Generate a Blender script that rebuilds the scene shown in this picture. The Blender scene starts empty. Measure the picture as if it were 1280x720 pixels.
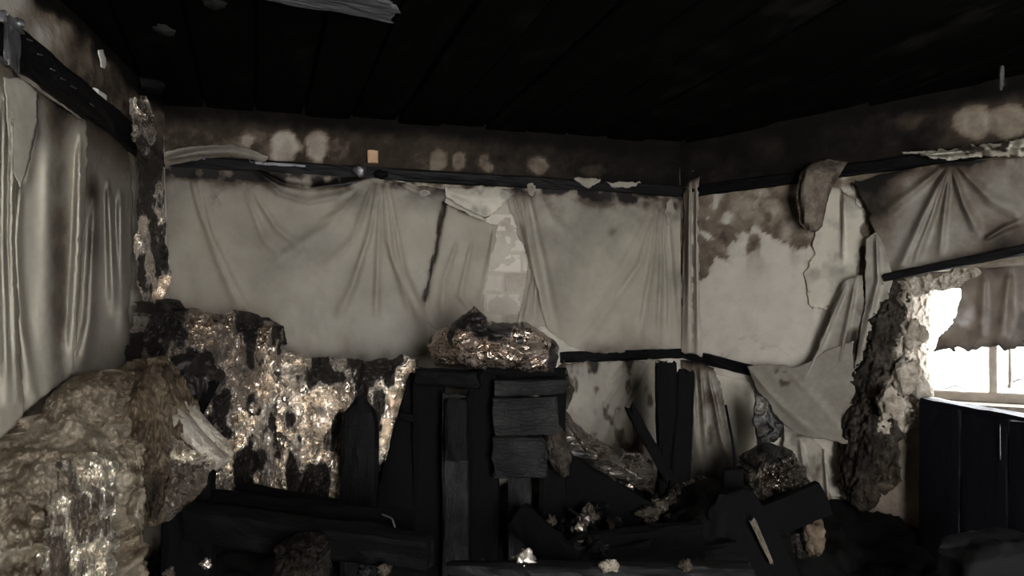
import bpy, math, random
import numpy as np
from mathutils import Vector, Matrix

# ------------------------------------------------------------------ camera, world, lights
F, CX, HY, CZ = 850.0, 640.0, 420.0, 1.30          # focal length in pixels, centre column, horizon row, eye height
scn = bpy.context.scene
col = scn.collection
cam_d = bpy.data.cameras.new('camera'); cam = bpy.data.objects.new('camera', cam_d); col.objects.link(cam)
cam.location = (0, 0, CZ); cam.rotation_euler = (math.pi/2, 0, 0)
cam_d.sensor_width = 36; cam_d.lens = F/1280*36; cam_d.shift_y = (HY-360)/1280; cam_d.clip_start = .02
scn.camera = cam
w = bpy.data.worlds.new('overcast_sky'); scn.world = w; w.use_nodes = True
bg = w.node_tree.nodes['Background']; bg.inputs[0].default_value = (.93, .96, 1, 1); bg.inputs[1].default_value = 16.0

def area(name, loc, target, sx, sy, power, color):
    d = bpy.data.lights.new(name, 'AREA'); d.shape = 'RECTANGLE'; d.size = sx; d.size_y = sy
    d.energy = power; d.color = color
    o = bpy.data.objects.new(name, d); col.objects.link(o); o.location = loc
    o.rotation_euler = (Vector(target)-Vector(loc)).to_track_quat('-Z', 'Y').to_euler()
    return o
# daylight through the open doorway behind the photographer
area('doorway_rear_offscreen', (.95, -1.45, 1.25), (-.25, 2.7, 1.15), .8, 1.5, 62, (1, .94, .84))
scn.view_settings.view_transform = 'Standard'; scn.view_settings.look = 'None'
scn.view_settings.gamma = 1; scn.view_settings.exposure = 0; scn.view_settings.use_curve_mapping = False

rng = np.random.default_rng(7); random.seed(7)

# ------------------------------------------------------------------ helpers
def W(x, y, d):                                    # pixel + distance -> point
    return np.array([(x-CX)/F*d, d, CZ+(HY-y)/F*d])

class Wall:
    def __init__(s, p, q):
        s.p = np.array(p, float); s.q = np.array(q, float)
        e = s.q-s.p; s.len = np.linalg.norm(e); s.e = e/s.len
        s.n = np.array([s.e[1], -s.e[0]])          # towards the room (to be flipped if needed)
        if np.dot(s.n, -s.p) < 0: s.n = -s.n
    def depth(s, x):                               # distance at which the pixel column meets the wall
        k = (np.asarray(x, float)-CX)/F
        t = (k*s.p[1]-s.p[0])/(s.e[0]-k*s.e[1])
        return s.p[1]+s.e[1]*t
    def depth_off(s, x, h):                        # distance at which the pixel column meets the plane h in front of the wall
        k = (np.asarray(x, float)-CX)/F
        return (np.dot(s.n, s.p)+h)/(s.n[0]*k+s.n[1])
    def pix(s, u, z, off=0):
        X = s.p[0]+s.e[0]*u+s.n[0]*off; Y = s.p[1]+s.e[1]*u+s.n[1]*off
        Y = np.maximum(Y, .05)
        return CX+F*X/Y, HY-F*(z-CZ)/Y
    def u(s, x):
        d = s.depth(x); X = (x-CX)/F*d
        return (X-s.p[0])*s.e[0]+(d-s.p[1])*s.e[1]
CL = (-1.453, 2.84); CR = (.842, 3.41)
def ext(p, d, l): return (p[0]+d[0]*l, p[1]+d[1]*l)
WB = Wall(CL, CR)
WL = Wall(CL, ext(CL, (.167, -.986), 4.1))
WR = Wall(CR, ext(CR, (.76, -.65), 2.35))
HC = 2.272                                          # ceiling height

def hashn(ix, iy, iz, seed):
    h = (ix.astype(np.int64)*374761393 + iy.astype(np.int64)*668265263 + iz.astype(np.int64)*2147483647 + seed*974634777) & 0xffffffff
    h = ((h ^ (h >> 13))*1274126177) & 0xffffffff
    return ((h ^ (h >> 16)) & 0xffff)/65535.0
def vn(x, y, z=0, seed=0):                          # smooth value noise, -1..1
    x, y, z = np.broadcast_arrays(np.asarray(x, float), np.asarray(y, float), np.asarray(z, float))
    ix, iy, iz = np.floor(x), np.floor(y), np.floor(z)
    fx, fy, fz = x-ix, y-iy, z-iz
    sx, sy, sz = [f*f*f*(f*(f*6-15)+10) for f in (fx, fy, fz)]
    r = 0
    for a in (0, 1):
        for b in (0, 1):
            for c in (0, 1):
                r = r + hashn(ix+a, iy+b, iz+c, seed)*(sx if a else 1-sx)*(sy if b else 1-sy)*(sz if c else 1-sz)
    return r*2-1
def fbm(x, y, z=0, seed=0, oct=4):
    r = 0; a = 1; t = 0
    for i in range(oct):
        r = r+a*vn(np.asarray(x)*2**i, np.asarray(y)*2**i, np.asarray(z)*2**i, seed+i*17); t += a; a *= .5
    return r/t*1.5
def ridged(x, y, seed=0, oct=4):                    # creases, 0..1
    r = 0; a = 1; t = 0
    for i in range(oct):
        q = .9+.8*i+seed*.37; c, s_ = math.cos(q), math.sin(q)
        xx, yy = (c*x-s_*y)*2**i, (s_*x+c*y)*2**i
        xx, yy = xx+.35*vn(xx*.9, yy*.9, 5.5, seed+3), yy+.35*vn(xx*.9, yy*.9, 8.5, seed+7)
        r = r+a*(1-np.abs(vn(xx+3.1*i, yy, .37*i+.5, seed+i*31))*2); t += a; a *= .55
    return r/t
def sm(a, b, x): t = np.clip((x-a)/(b-a), 0, 1); return t*t*(3-2*t)
def gauss(px, py, cx, cy, rx, ry): return np.exp(-((px-cx)/rx)**2-((py-cy)/ry)**2)

def seg_dist(px, py, pts):
    best = np.full(np.shape(px), 1e9); tt = np.zeros(np.shape(px))
    n = len(pts)-1
    for i in range(n):
        ax, ay = pts[i]; bx, by = pts[i+1]
        l2 = (bx-ax)**2+(by-ay)**2
        t = np.clip(((px-ax)*(bx-ax)+(py-ay)*(by-ay))/l2, 0, 1)
        d = np.hypot(px-ax-t*(bx-ax), py-ay-t*(by-ay))
        m = d < best
        best = np.where(m, d, best); tt = np.where(m, (i+t)/n, tt)
    return best, tt
def folds(px, py, fl):                              # fl: (polyline, half width px, height m)
    r = np.zeros(np.shape(px))
    for pts, wd, h in fl:
        d, t = seg_dist(px, py, pts)
        wv = wd*(.5+.9*t)
        r = r+h*np.exp(-(d/wv)**2)*(1-.35*t)*(.15+.85*sm(0, .12, t))*(.3+.7*sm(0, .15, 1-t))
    return r

def tag(o, label=None, cat=None, group=None, kind=None):
    if label: o['label'] = label
    if cat: o['category'] = cat
    if group: o['group'] = group
    if kind: o['kind'] = kind
    return o
def mesh_obj(name, V, faces, mat, parent=None, attrs=None, smooth=True, origin=True):
    V = np.asarray(V, float)
    o3 = np.zeros(3)
    if origin and parent is None:
        o3 = np.array([V[:, 0].mean(), V[:, 1].mean(), V[:, 2].min()])
    me = bpy.data.meshes.new(name); me.from_pydata((V-o3).tolist(), [], faces)
    if attrs:
        for k, a in attrs.items():
            at = me.attributes.new(k, 'FLOAT', 'POINT'); at.data.foreach_set('value', np.asarray(a, np.float32).ravel())
    if smooth: me.polygons.foreach_set('use_smooth', [True]*len(me.polygons))
    me.materials.append(mat); me.update()
    o = bpy.data.objects.new(name, me); col.objects.link(o); o.location = o3.tolist()
    if parent is not None:
        o.parent = parent; o.location = (0, 0, 0)
        o.matrix_parent_inverse = parent.matrix_basis.inverted()
    return o
def grid_faces(nu, nv, off=0, flip=False):
    f = []
    for j in range(nv-1):
        for i in range(nu-1):
            a = off+j*nu+i; q = (a, a+1, a+nu+1, a+nu)
            f.append(q[::-1] if flip else q)
    return f
def resample(row, n):
    a = np.array(row, float)
    if len(a) == 1: a = np.repeat(a, 2, 0)
    s = np.r_[0, np.cumsum(np.maximum(np.hypot(*(a[1:, :2]-a[:-1, :2]).T), 1e-3))]; s /= s[-1]
    q = np.linspace(0, 1, n)
    # smooth interpolation of the polyline
    if len(a) > 2:
        m = np.gradient(a, s, axis=0)
        k = np.clip(np.searchsorted(s, q, 'right')-1, 0, len(s)-2)
        h = (s[k+1]-s[k])[:, None]; t = ((q-s[k])[:, None])/h
        lin = a[k]*(1-t)+a[k+1]*t
        her = (2*t**3-3*t**2+1)*a[k]+(t**3-2*t**2+t)*h*m[k]+(-2*t**3+3*t**2)*a[k+1]+(t**3-t**2)*h*m[k+1]
        return .5*lin+.5*her
    return np.stack([np.interp(q, s, a[:, c]) for c in range(a.shape[1])], 1)
def loft_px(rows, nu, nv):
    R = np.stack([resample(r, nu) for r in rows], 0)            # rows x nu x c
    L = np.linspace(0, len(rows)-1, nv); k = np.clip(L.astype(int), 0, len(rows)-2); t = (L-k)[:, None, None]
    if len(rows) > 2:
        m = np.gradient(R, axis=0)
        a, b, ma, mb = R[k], R[k+1], m[k], m[k+1]
        her = (2*t**3-3*t**2+1)*a+(t**3-2*t**2+t)*ma+(-2*t**3+3*t**2)*b+(t**3-t**2)*mb
        return .5*her+.5*(a*(1-t)+b*t)
    return R[k]*(1-t)+R[k+1]*t
def rim(nu, nv, n):                                             # ordered boundary indices of a grid
    b = [i for i in range(nu)]+[j*nu+nu-1 for j in range(1, nv)]
    b += [(nv-1)*nu+i for i in range(nu-2, -1, -1)]+[j*nu for j in range(nv-2, 0, -1)]
    return b
def sheet_mesh(name, P, nrm, nu, nv, mat, thick, attrs=None, parent=None, smooth=True):
    """front grid P (n,3), back = P - nrm*thick, closed rim."""
    V = np.concatenate([P, P-nrm*np.asarray(thick).reshape(-1, 1)], 0)
    n = nu*nv
    f = grid_faces(nu, nv, 0, True)+grid_faces(nu, nv, n, False)
    b = rim(nu, nv, n)
    for a, c in zip(b, b[1:]+b[:1]): f.append((a, c, c+n, a+n))
    if attrs: attrs = {k: np.r_[np.ravel(a), np.ravel(a)] for k, a in attrs.items()}
    return mesh_obj(name, V, f, mat, parent, attrs, smooth)

def ragged(px, py, nu, nv, amp, freq, seed, edges='lrtb'):
    """pull the boundary of a pixel grid about so the outline is torn, fading inwards"""
    S, T = np.meshgrid(np.linspace(0, 1, nu), np.linspace(0, 1, nv))
    wgt = np.zeros_like(S)
    for e, v in (('l', 1-S), ('r', S), ('t', 1-T), ('b', T)):
        if e in edges: wgt = np.maximum(wgt, sm(.75, 1, v))
    return px+amp*wgt*fbm(px*freq, py*freq, 1.3, seed), py+amp*wgt*fbm(px*freq, py*freq, 7.7, seed+5)

def film(name, wall, rows, label, mat, nu=90, nv=70, off=.03, fl=(), wob=.006, wf=.02, rag=3, soot=None, dens=.78, thick=.0015, edges='lrtb', seed=0, cat='plastic sheet', group=None, offf=None, pleat=0):
    G = loft_px(rows, nu, nv); px, py = G[..., 0], G[..., 1]
    px, py = ragged(px, py, nu, nv, rag, .09, seed, edges)
    S, T = np.meshgrid(np.linspace(0, 1, nu), np.linspace(0, 1, nv))
    fd = 1.45*folds(px, py, fl)
    h = off+fd+wob*fbm(px*wf, py*wf*.7, seed*.7, seed+3)
    if pleat: h = h+pleat*np.abs(vn(S*nu*.16+.6*fbm(px*.01, py*.01, 0, seed), T*.8, 0, seed+9))
    if offf is not None: h = h+offf(S, T, px, py)
    d = wall.depth_off(px, h)
    P = np.stack([(px-CX)/F*d, d, CZ+(HY-py)/F*d], -1).reshape(-1, 3)
    nrm = np.tile(np.array([wall.n[0], wall.n[1], 0]), (nu*nv, 1))
    so = np.zeros_like(S) if soot is None else soot(S, T, px, py)
    so = np.clip(so, 0, 1)
    de = np.clip(dens+fd*6+.06*fbm(px*.03, py*.03, 2, seed+8), .2, .97)
    o = sheet_mesh(name, P, nrm, nu, nv, mat, np.full(nu*nv, thick), {'soot': so, 'dens': de})
    return tag(o, label, cat, group)

def relief(name, rows, label, cat, mat, nu=80, nv=60, thick=.12, bulge=.05, amp=.02, freq=.03, kind='fbm', rag=4, seed=0, group=None, extra=None, stretch=(1, 1), parent=None, soot=None, smooth=True, edges='lrtb', fine=0, walls='BLR'):
    """solid lump: a modelled front (rows of (x, y, distance)) with real thickness behind it"""
    G = loft_px(rows, nu, nv); px, py, d = G[..., 0], G[..., 1], G[..., 2]
    px, py = ragged(px, py, nu, nv, rag, .07, seed, edges)
    S, T = np.meshgrid(np.linspace(0, 1, nu), np.linspace(0, 1, nv))
    e = np.clip(np.minimum(np.minimum(S, 1-S)*2, np.minimum(T, 1-T)*2)*2.2, 0, 1)
    round_ = np.sqrt(np.clip(1-(1-e)**2, 0, 1))
    fx, fy = px*freq*stretch[0], py*freq*stretch[1]
    if kind == 'fbm': n = fbm(fx, fy, seed*1.3, seed)
    elif kind == 'ridge':
        wx = fx+.5*fbm(fx*.6, fy*.6, 3, seed+4); wy = fy+.5*fbm(fx*.6, fy*.6, 9, seed+6)
        n = ridged(wx, wy, seed, 5)*1.2-.5
    elif kind == 'puff':
        wx = fx+.4*fbm(fx*.8, fy*.8, 3, seed+4); wy = fy+.4*fbm(fx*.8, fy*.8, 9, seed+6)
        n = sum(2.0*.55**i*np.abs(vn(wx*2**i+i*5.3, wy*2**i, i*.7, seed+i*13)) for i in range(4))-.9
    else: n = fbm(fx, fy, seed*1.3, seed, 5)+.7*ridged(fx*1.3, fy*1.3, seed+2, 3)
    if fine: n = n+fine*fbm(fx*7, fy*7, 5, seed+50, 3)
    d = d-bulge*round_-amp*n
    if extra is not None: d = d-extra(S, T, px, py)
    th = thick*(.35+.65*round_)
    for k_, wl_ in (('B', WB), ('L', WL), ('R', WR)):           # keep it clear of the walls
        if k_ in walls:
            dm = wl_.depth_off(px, .05+.25*np.minimum(amp*(n+1), .1)); d = np.where((dm > 0) & (dm < d), dm, d)
            k1 = (px-CX)/F*d*wl_.n[0]+d*wl_.n[1]-np.dot(wl_.n, wl_.p)     # room between the front and the wall
            th = np.where(wl_.n[1] < -.05, np.minimum(th, np.maximum((k1-.015)/max(-wl_.n[1], .06), .004)), th)
    P = np.stack([(px-CX)/F*d, d, CZ+(HY-py)/F*d], -1).reshape(-1, 3)
    nrm = np.tile(np.array([0, -1., 0]), (nu*nv, 1))
    th = th.ravel()
    so = soot(S, T, px, py) if soot is not None else np.zeros_like(S)
    if kind == 'ridge':                             # soot blotches on the foil, whatever its relief
        so = so+.75*sm(-.12, .30, fbm(px*.040+seed, py*.020, 4.4, seed+71, 5))-.14
    at = {'soot': np.clip(so, -.5, 1)}
    o = sheet_mesh(name, P, nrm, nu, nv, mat, th, at, parent, smooth)
    return tag(o, label, cat, group) if parent is None else o

def beam(name, a, b, wd, th, mat, label=None, cat=None, parent=None, roll=0, amp=.004, jag=.02, seed=0, segs=26, taper=(1, 1), group=None, split=0, rnd=0, face=None):
    """charred board from a to b (3D), wd across the view, th towards it"""
    a, b = np.array(a, float), np.array(b, float)
    zx = (b-a); L = np.linalg.norm(zx); zx = zx/L
    vw = np.array(face if face is not None else [0, -1, 0], float); 
    yx = vw-zx*np.dot(vw, zx); yx /= np.linalg.norm(yx); xx = np.cross(yx, zx)
    c, s = math.cos(roll), math.sin(roll); xx, yx = c*xx+s*yx, -s*xx+c*yx
    # cross-section: rectangle with eased corners, finely divided
    m = 6; ring = []
    for (x0, y0, x1, y1, k) in ((-.5, -.5, .5, -.5, m), (.5, -.5, .5, .5, 3), (.5, .5, -.5, .5, m), (-.5, .5, -.5, -.5, 3)):
        for i in range(k): ring.append((x0+(x1-x0)*i/k, y0+(y1-y0)*i/k))
    ring = np.array(ring); nr = len(ring)
    rad = np.hypot(ring[:, 0]*2, ring[:, 1]*2)
    cor = (np.abs(ring[:, 0]) > .49) & (np.abs(ring[:, 1]) > .49)
    ring2 = ring.copy(); ring2[cor] *= [1-.15*min(th/wd, 1), 1-.15*min(wd/th, 1)]
    V = []
    for j in range(segs+1):
        t = j/segs; k = taper[0]*(1-t)+taper[1]*t
        if rnd:                                     # burnt-round end at b
            e = max(0, (t-(1-rnd))/rnd); k *= math.sqrt(max(0.06, 1-e*e*.92))
        x = ring2[:, 0]*wd*k; y = ring2[:, 1]*th*(k if rnd == 0 else .6+.4*k); z = np.full(nr, t*L)
        n1 = fbm(ring[:, 0]*3+seed*3.1, ring[:, 1]*3+z*9, seed, seed, 3); n2 = fbm(ring[:, 1]*4+seed*1.7, z*11, ring[:, 0]*3, seed+5, 3)
        x = x+amp*n1; y = y+amp*n2+.3*amp*np.sin(z*9+seed)
        if j == segs: z = z+jag*fbm(ring[:, 0]*4+seed, ring[:, 1]*3, 0, seed+1, 3)
        if j == 0: z = z+jag*.6*fbm(ring[:, 0]*4+seed, ring[:, 1]*3, 3, seed+2, 3)
        if split and t > 1-split: z = z-(t-(1-split))*L*.9*np.exp(-(ring[:, 0]/.12)**2)
        V.append(np.stack([x, y, z], 1))
    V = np.concatenate(V, 0); f = []
    for j in range(segs):
        for i in range(nr):
            i2 = (i+1) % nr; f.append((j*nr+i, j*nr+i2, (j+1)*nr+i2, (j+1)*nr+i))
    f.append(tuple(range(nr))[::-1]); f.append(tuple(segs*nr+i for i in range(nr)))
    me = bpy.data.meshes.new(name); me.from_pydata(V.tolist(), [], f); me.materials.append(mat); me.update()
    o = bpy.data.objects.new(name, me); col.objects.link(o)
    M = Matrix(((xx[0], yx[0], zx[0], a[0]), (xx[1], yx[1], zx[1], a[1]), (xx[2], yx[2], zx[2], a[2]), (0, 0, 0, 1)))
    o.matrix_world = M
    if parent is not None: o.parent = parent; o.matrix_parent_inverse = parent.matrix_basis.inverted()
    else: tag(o, label, cat, group)
    return o
def beam_px(name, a, b, wpx, th, mat, label=None, cat='board', **k):
    """a, b = (x, y, distance)"""
    d = (a[2]+b[2])/2
    return beam(name, W(*a), W(*b), wpx/F*d, th, mat, label, cat, **k)
def floor_pt(x, y0, d):                             # foot of an upright whose top is in pixel column x
    p = W(x, y0, d); p[2] = 0; return p
def lump(name, c, r, mat, label=None, cat=None, group=None, seed=0, sq=(1, 1, 1), amp=.35, parent=None, freq=2.2, n=14, smooth=True):
    th = np.linspace(0, math.pi, n); ph = np.linspace(0, 2*math.pi, 2*n, endpoint=False)
    V = [(0, 0, 1)]+[(math.sin(a)*math.cos(b), math.sin(a)*math.sin(b), math.cos(a)) for a in th[1:-1] for b in ph]+[(0, 0, -1)]
    V = np.array(V); m = 2*n
    k = 1+amp*fbm(V[:, 0]*freq+seed, V[:, 1]*freq+seed*2.3, V[:, 2]*freq, seed, 4)+amp*.5*np.abs(vn(V[:, 0]*5, V[:, 1]*5, V[:, 2]*5+seed, seed+3))
    V = V*k[:, None]*np.array(sq)*r+np.array(c)
    f = [(0, 1+i, 1+(i+1) % m) for i in range(m)]
    for j in range(n-3):
        for i in range(m): f.append((1+j*m+i, 1+(j+1)*m+i, 1+(j+1)*m+(i+1) % m, 1+j*m+(i+1) % m))
    L = len(V)-1; o = L-m
    f += [(L, o+(i+1) % m, o+i) for i in range(m)]
    ob = mesh_obj(name, V, f, mat, parent, {'soot': np.zeros(len(V))}, smooth)
    return tag(ob, label, cat, group) if parent is None else ob
def tube(name, pts, r, mat, label=None, cat=None, n=8, seed=0, parent=None, taper=1, group=None):
    P = np.array(pts, float); P = resample3(P, max(12, 6*len(P)))
    V = []; f = []
    for j, p in enumerate(P):
        t = P[min(j+1, len(P)-1)]-P[max(j-1, 0)]; t /= np.linalg.norm(t)
        a = np.cross(t, [.3, .9, .2]); a /= np.linalg.norm(a); b = np.cross(t, a)
        rr = r*(1+(taper-1)*j/(len(P)-1))
        for i in range(n):
            q = 2*math.pi*i/n; V.append(p+rr*(math.cos(q)*a+math.sin(q)*b))
    for j in range(len(P)-1):
        for i in range(n): f.append((j*n+i, j*n+(i+1) % n, (j+1)*n+(i+1) % n, (j+1)*n+i))
    f.append(tuple(range(n))); f.append(tuple((len(P)-1)*n+i for i in range(n)))
    o = mesh_obj(name, V, f, mat, parent, {'soot': np.zeros(len(V))})
    return tag(o, label, cat, group) if parent is None else o
def resample3(P, n):
    s = np.r_[0, np.cumsum(np.linalg.norm(P[1:]-P[:-1], axis=1))]; s /= s[-1]; q = np.linspace(0, 1, n)
    return np.stack([np.interp(q, s, P[:, c]) for c in range(3)], 1)

# ------------------------------------------------------------------ materials
def new_mat(name):
    m = bpy.data.materials.new(name); m.use_nodes = True
    nt = m.node_tree; b = nt.nodes['Principled BSDF']
    return m, nt, b
def N(nt, t, **k):
    n = nt.nodes.new(t)
    for a, v in k.items():
        if a.startswith('i_'): n.inputs[a[2:].replace('_', ' ')].default_value = v
        else: setattr(n, a, v)
    return n
def noise(nt, vec, scale, detail=4, rough=.6):
    n = N(nt, 'ShaderNodeTexNoise'); n.inputs['Scale'].default_value = scale; n.inputs['Detail'].default_value = detail; n.inputs['Roughness'].default_value = rough
    nt.links.new(vec, n.inputs['Vector']); return n.outputs['Fac']
def ramp(nt, fac, stops):
    r = N(nt, 'ShaderNodeValToRGB'); e = r.color_ramp.elements
    while len(e) < len(stops): e.new(.5)
    for x, (p, c) in zip(e, stops):
        x.position = p; x.color = (*c, 1) if len(c) == 3 else c
    nt.links.new(fac, r.inputs[0]); return r.outputs[0]
def mathn(nt, op, a, b=None, clamp=False):
    n = N(nt, 'ShaderNodeMath', operation=op, use_clamp=clamp)
    for i, v in enumerate((a, b)):
        if v is None: continue
        if isinstance(v, (int, float)): n.inputs[i].default_value = v
        else: nt.links.new(v, n.inputs[i])
    return n.outputs[0]
def coords(nt, scale=(1, 1, 1), kind='Object', rand=True):
    tc = N(nt, 'ShaderNodeTexCoord'); mp = N(nt, 'ShaderNodeMapping'); mp.inputs['Scale'].default_value = scale
    nt.links.new(tc.outputs[kind], mp.inputs['Vector'])
    if rand:
        oi = N(nt, 'ShaderNodeObjectInfo'); m = N(nt, 'ShaderNodeVectorMath', operation='SCALE'); m.inputs['Scale'].default_value = 7
        cmb = N(nt, 'ShaderNodeCombineXYZ')
        for i in range(3): nt.links.new(oi.outputs['Random'], cmb.inputs[i])
        nt.links.new(cmb.outputs[0], m.inputs[0]); nt.links.new(m.outputs[0], mp.inputs['Location'])
    return mp.outputs[0]
def bump(nt, b, h, strength, dist=.01):
    n = N(nt, 'ShaderNodeBump'); n.inputs['Strength'].default_value = strength; n.inputs['Distance'].default_value = dist
    nt.links.new(h, n.inputs['Height']); nt.links.new(n.outputs[0], b.inputs['Normal'])
def attr(nt, name):
    n = N(nt, 'ShaderNodeAttribute', attribute_name=name); return n.outputs['Fac']
def mixc(nt, f, a, b):
    n = N(nt, 'ShaderNodeMix', data_type='RGBA')
    for s, v in ((n.inputs['Factor'], f), (n.inputs['A'], a), (n.inputs['B'], b)):
        pass
    i = {x.identifier: x for x in n.inputs}
    for key, v in (('Factor_Float', f), ('A_Color', a), ('B_Color', b)):
        if isinstance(v, (int, float)): i[key].default_value = v
        elif isinstance(v, tuple): i[key].default_value = (*v, 1)
        else: nt.links.new(v, i[key])
    return [x for x in n.outputs if x.identifier == 'Result_Color'][0]

def plaster_mat(name, clean, tan, brown):
    m, nt, b = new_mat(name); v = coords(nt, rand=False)
    n1 = noise(nt, v, 14, 6, .65); n2 = noise(nt, v, 60, 4, .6)
    s = mathn(nt, 'ADD', attr(nt, 'soot'), mathn(nt, 'MULTIPLY', mathn(nt, 'SUBTRACT', n1, .5), .32))
    s = mathn(nt, 'ADD', s, mathn(nt, 'MULTIPLY', mathn(nt, 'SUBTRACT', n2, .5), .12))
    c = ramp(nt, s, [(.0, clean), (.22, tuple(.8*x for x in clean)), (.45, tan), (.68, brown), (.88, (.012, .0095, .008)), (1, (.0045, .004, .0036))])
    nt.links.new(c, b.inputs['Base Color']); b.inputs['Roughness'].default_value = .9; b.inputs['Specular IOR Level'].default_value = .08
    bump(nt, b, mathn(nt, 'ADD', n1, mathn(nt, 'MULTIPLY', n2, .4)), .45, .012)
    return m
M_wall = plaster_mat('sooty_plaster', (.47, .435, .375), (.19, .155, .12), (.042, .032, .024))
M_brick = plaster_mat('whitewashed_brick', (.56, .52, .46), (.24, .2, .15), (.06, .05, .04))

def film_mat(name, base, soot_mid, rough=.45, transl=.35):
    m, nt, b = new_mat(name); v = coords(nt, rand=True)
    n1 = noise(nt, v, 9, 5, .6); n2 = noise(nt, v, 45, 4, .65)
    s = mathn(nt, 'ADD', attr(nt, 'soot'), mathn(nt, 'MULTIPLY', mathn(nt, 'SUBTRACT', n1, .5), .36))
    s = mathn(nt, 'ADD', s, mathn(nt, 'MULTIPLY', mathn(nt, 'SUBTRACT', n2, .5), .22))
    c = ramp(nt, s, [(.02, tuple(1.12*x for x in base)), (.28, tuple(.70*x for x in base)), (.55, soot_mid), (.88, (.012, .010, .009))])
    nt.links.new(c, b.inputs['Base Color']); b.inputs['Roughness'].default_value = rough
    b.inputs['Specular IOR Level'].default_value = .35
    tr = N(nt, 'ShaderNodeBsdfTranslucent'); nt.links.new(c, tr.inputs[0])
    mx = N(nt, 'ShaderNodeMixShader'); mx.inputs[0].default_value = transl
    nt.links.new(b.outputs[0], mx.inputs[1]); nt.links.new(tr.outputs[0], mx.inputs[2])
    tp = N(nt, 'ShaderNodeBsdfTransparent'); m2 = N(nt, 'ShaderNodeMixShader')
    al = mathn(nt, 'ADD', attr(nt, 'dens'), mathn(nt, 'MULTIPLY', s, .5), True)
    nt.links.new(al, m2.inputs[0]); nt.links.new(tp.outputs[0], m2.inputs[1]); nt.links.new(mx.outputs[0], m2.inputs[2])
    nt.links.new(m2.outputs[0], nt.nodes['Material Output'].inputs['Surface'])
    bump(nt, b, noise(nt, v, 26, 5, .6), .25, .008)
    return m
M_film = film_mat('polythene_film', (.475, .435, .37), (.145, .115, .088))
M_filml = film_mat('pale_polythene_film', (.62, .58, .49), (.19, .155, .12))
M_filmd = film_mat('smoked_polythene_film', (.30, .275, .24), (.1, .085, .07))
M_stain = film_mat('brown_smoked_film', (.15, .122, .098), (.06, .046, .037), transl=.18)

def char_mat(name, base, ash, amount, rough=.5, grain=(10, 10, 1.6), crack_amt=.25, spec=.1):
    m, nt, b = new_mat(name); v = coords(nt, grain); v2 = coords(nt, (1, 1, 1))
    n1 = noise(nt, v, 3, 6, .7); n2 = noise(nt, v2, 7, 5, .6)
    vo = N(nt, 'ShaderNodeTexVoronoi', feature='DISTANCE_TO_EDGE'); vo.inputs['Scale'].default_value = 8
    v3 = coords(nt, (9, 9, 3.2)); nt.links.new(v3, vo.inputs['Vector'])
    crack = ramp(nt, vo.outputs['Distance'], [(0, (0, 0, 0)), (.12, (1, 1, 1))])
    f = ramp(nt, mathn(nt, 'ADD', mathn(nt, 'MULTIPLY', n1, .45), mathn(nt, 'MULTIPLY', n2, .6)), [(.62-amount, (0, 0, 0)), (.86-amount*.5, (1, 1, 1))])
    c = mixc(nt, f, base, ash)
    nt.links.new(c, b.inputs['Base Color'])
    b.inputs['Roughness'].default_value = rough; b.inputs['Specular IOR Level'].default_value = spec
    bump(nt, b, mathn(nt, 'ADD', mathn(nt, 'MULTIPLY', crack, crack_amt), n1), .5, .006)
    return m
M_char = char_mat('black_char', (.0035, .0035, .004), (.014, .014, .015), .05, .6, spec=.07)
M_chard = char_mat('dull_black_char', (.0035, .0035, .004), (.010, .010, .011), .0, .8, crack_amt=.15, spec=.05)
M_charg = char_mat('grey_char', (.007, .007, .0075), (.040, .039, .038), .13, .6, crack_amt=.5)
M_ceil = char_mat('sooted_ceiling_board', (.0026, .0024, .0022), (.017, .016, .015), .07, .9, (6, 6, 1), 0, .02)
M_beam = char_mat('smoked_timber', (.0065, .006, .0065), (.019, .018, .018), .03, .5, crack_amt=.05)

def foil_mat(name, tint, dirt, cover, rough=.28):
    m, nt, b = new_mat(name); v = coords(nt)
    n1 = noise(nt, v, 11, 7, .72); n2 = noise(nt, v, 48, 5, .75)
    s = mathn(nt, 'ADD', mathn(nt, 'MULTIPLY', n1, .62), mathn(nt, 'MULTIPLY', n2, .38))
    s = mathn(nt, 'ADD', s, mathn(nt, 'MULTIPLY', attr(nt, 'soot'), .5))
    f = ramp(nt, s, [(.54-cover*.35, (0, 0, 0)), (.74-cover*.35, (1, 1, 1))])
    c = mixc(nt, f, tint, dirt)
    nt.links.new(c, b.inputs['Base Color'])
    inv = mathn(nt, 'SUBTRACT', 1, f, True)
    nt.links.new(mathn(nt, 'MULTIPLY', inv, .92), b.inputs['Metallic'])
    nt.links.new(mathn(nt, 'ADD', rough, mathn(nt, 'MULTIPLY', f, .35)), b.inputs['Roughness'])
    bump(nt, b, mathn(nt, 'ADD', n1, mathn(nt, 'MULTIPLY', n2, .5)), .35, .010)
    return m
M_foil = foil_mat('crumpled_foil', (.86, .79, .71), (.018, .0135, .011), .17, .27)
M_foild = foil_mat('scorched_foil', (.52, .455, .395), (.012, .009, .008), .27, .25)
M_foilb = foil_mat('bronze_foil', (.42, .34, .28), (.008, .0065, .006), .20, .16)
M_foilk = foil_mat('black_glossy_foil', (.20, .17, .145), (.005, .0045, .004), .38, .16)
M_foill = foil_mat('pale_foil', (.74, .70, .63), (.10, .08, .062), .14, .34)

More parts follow.
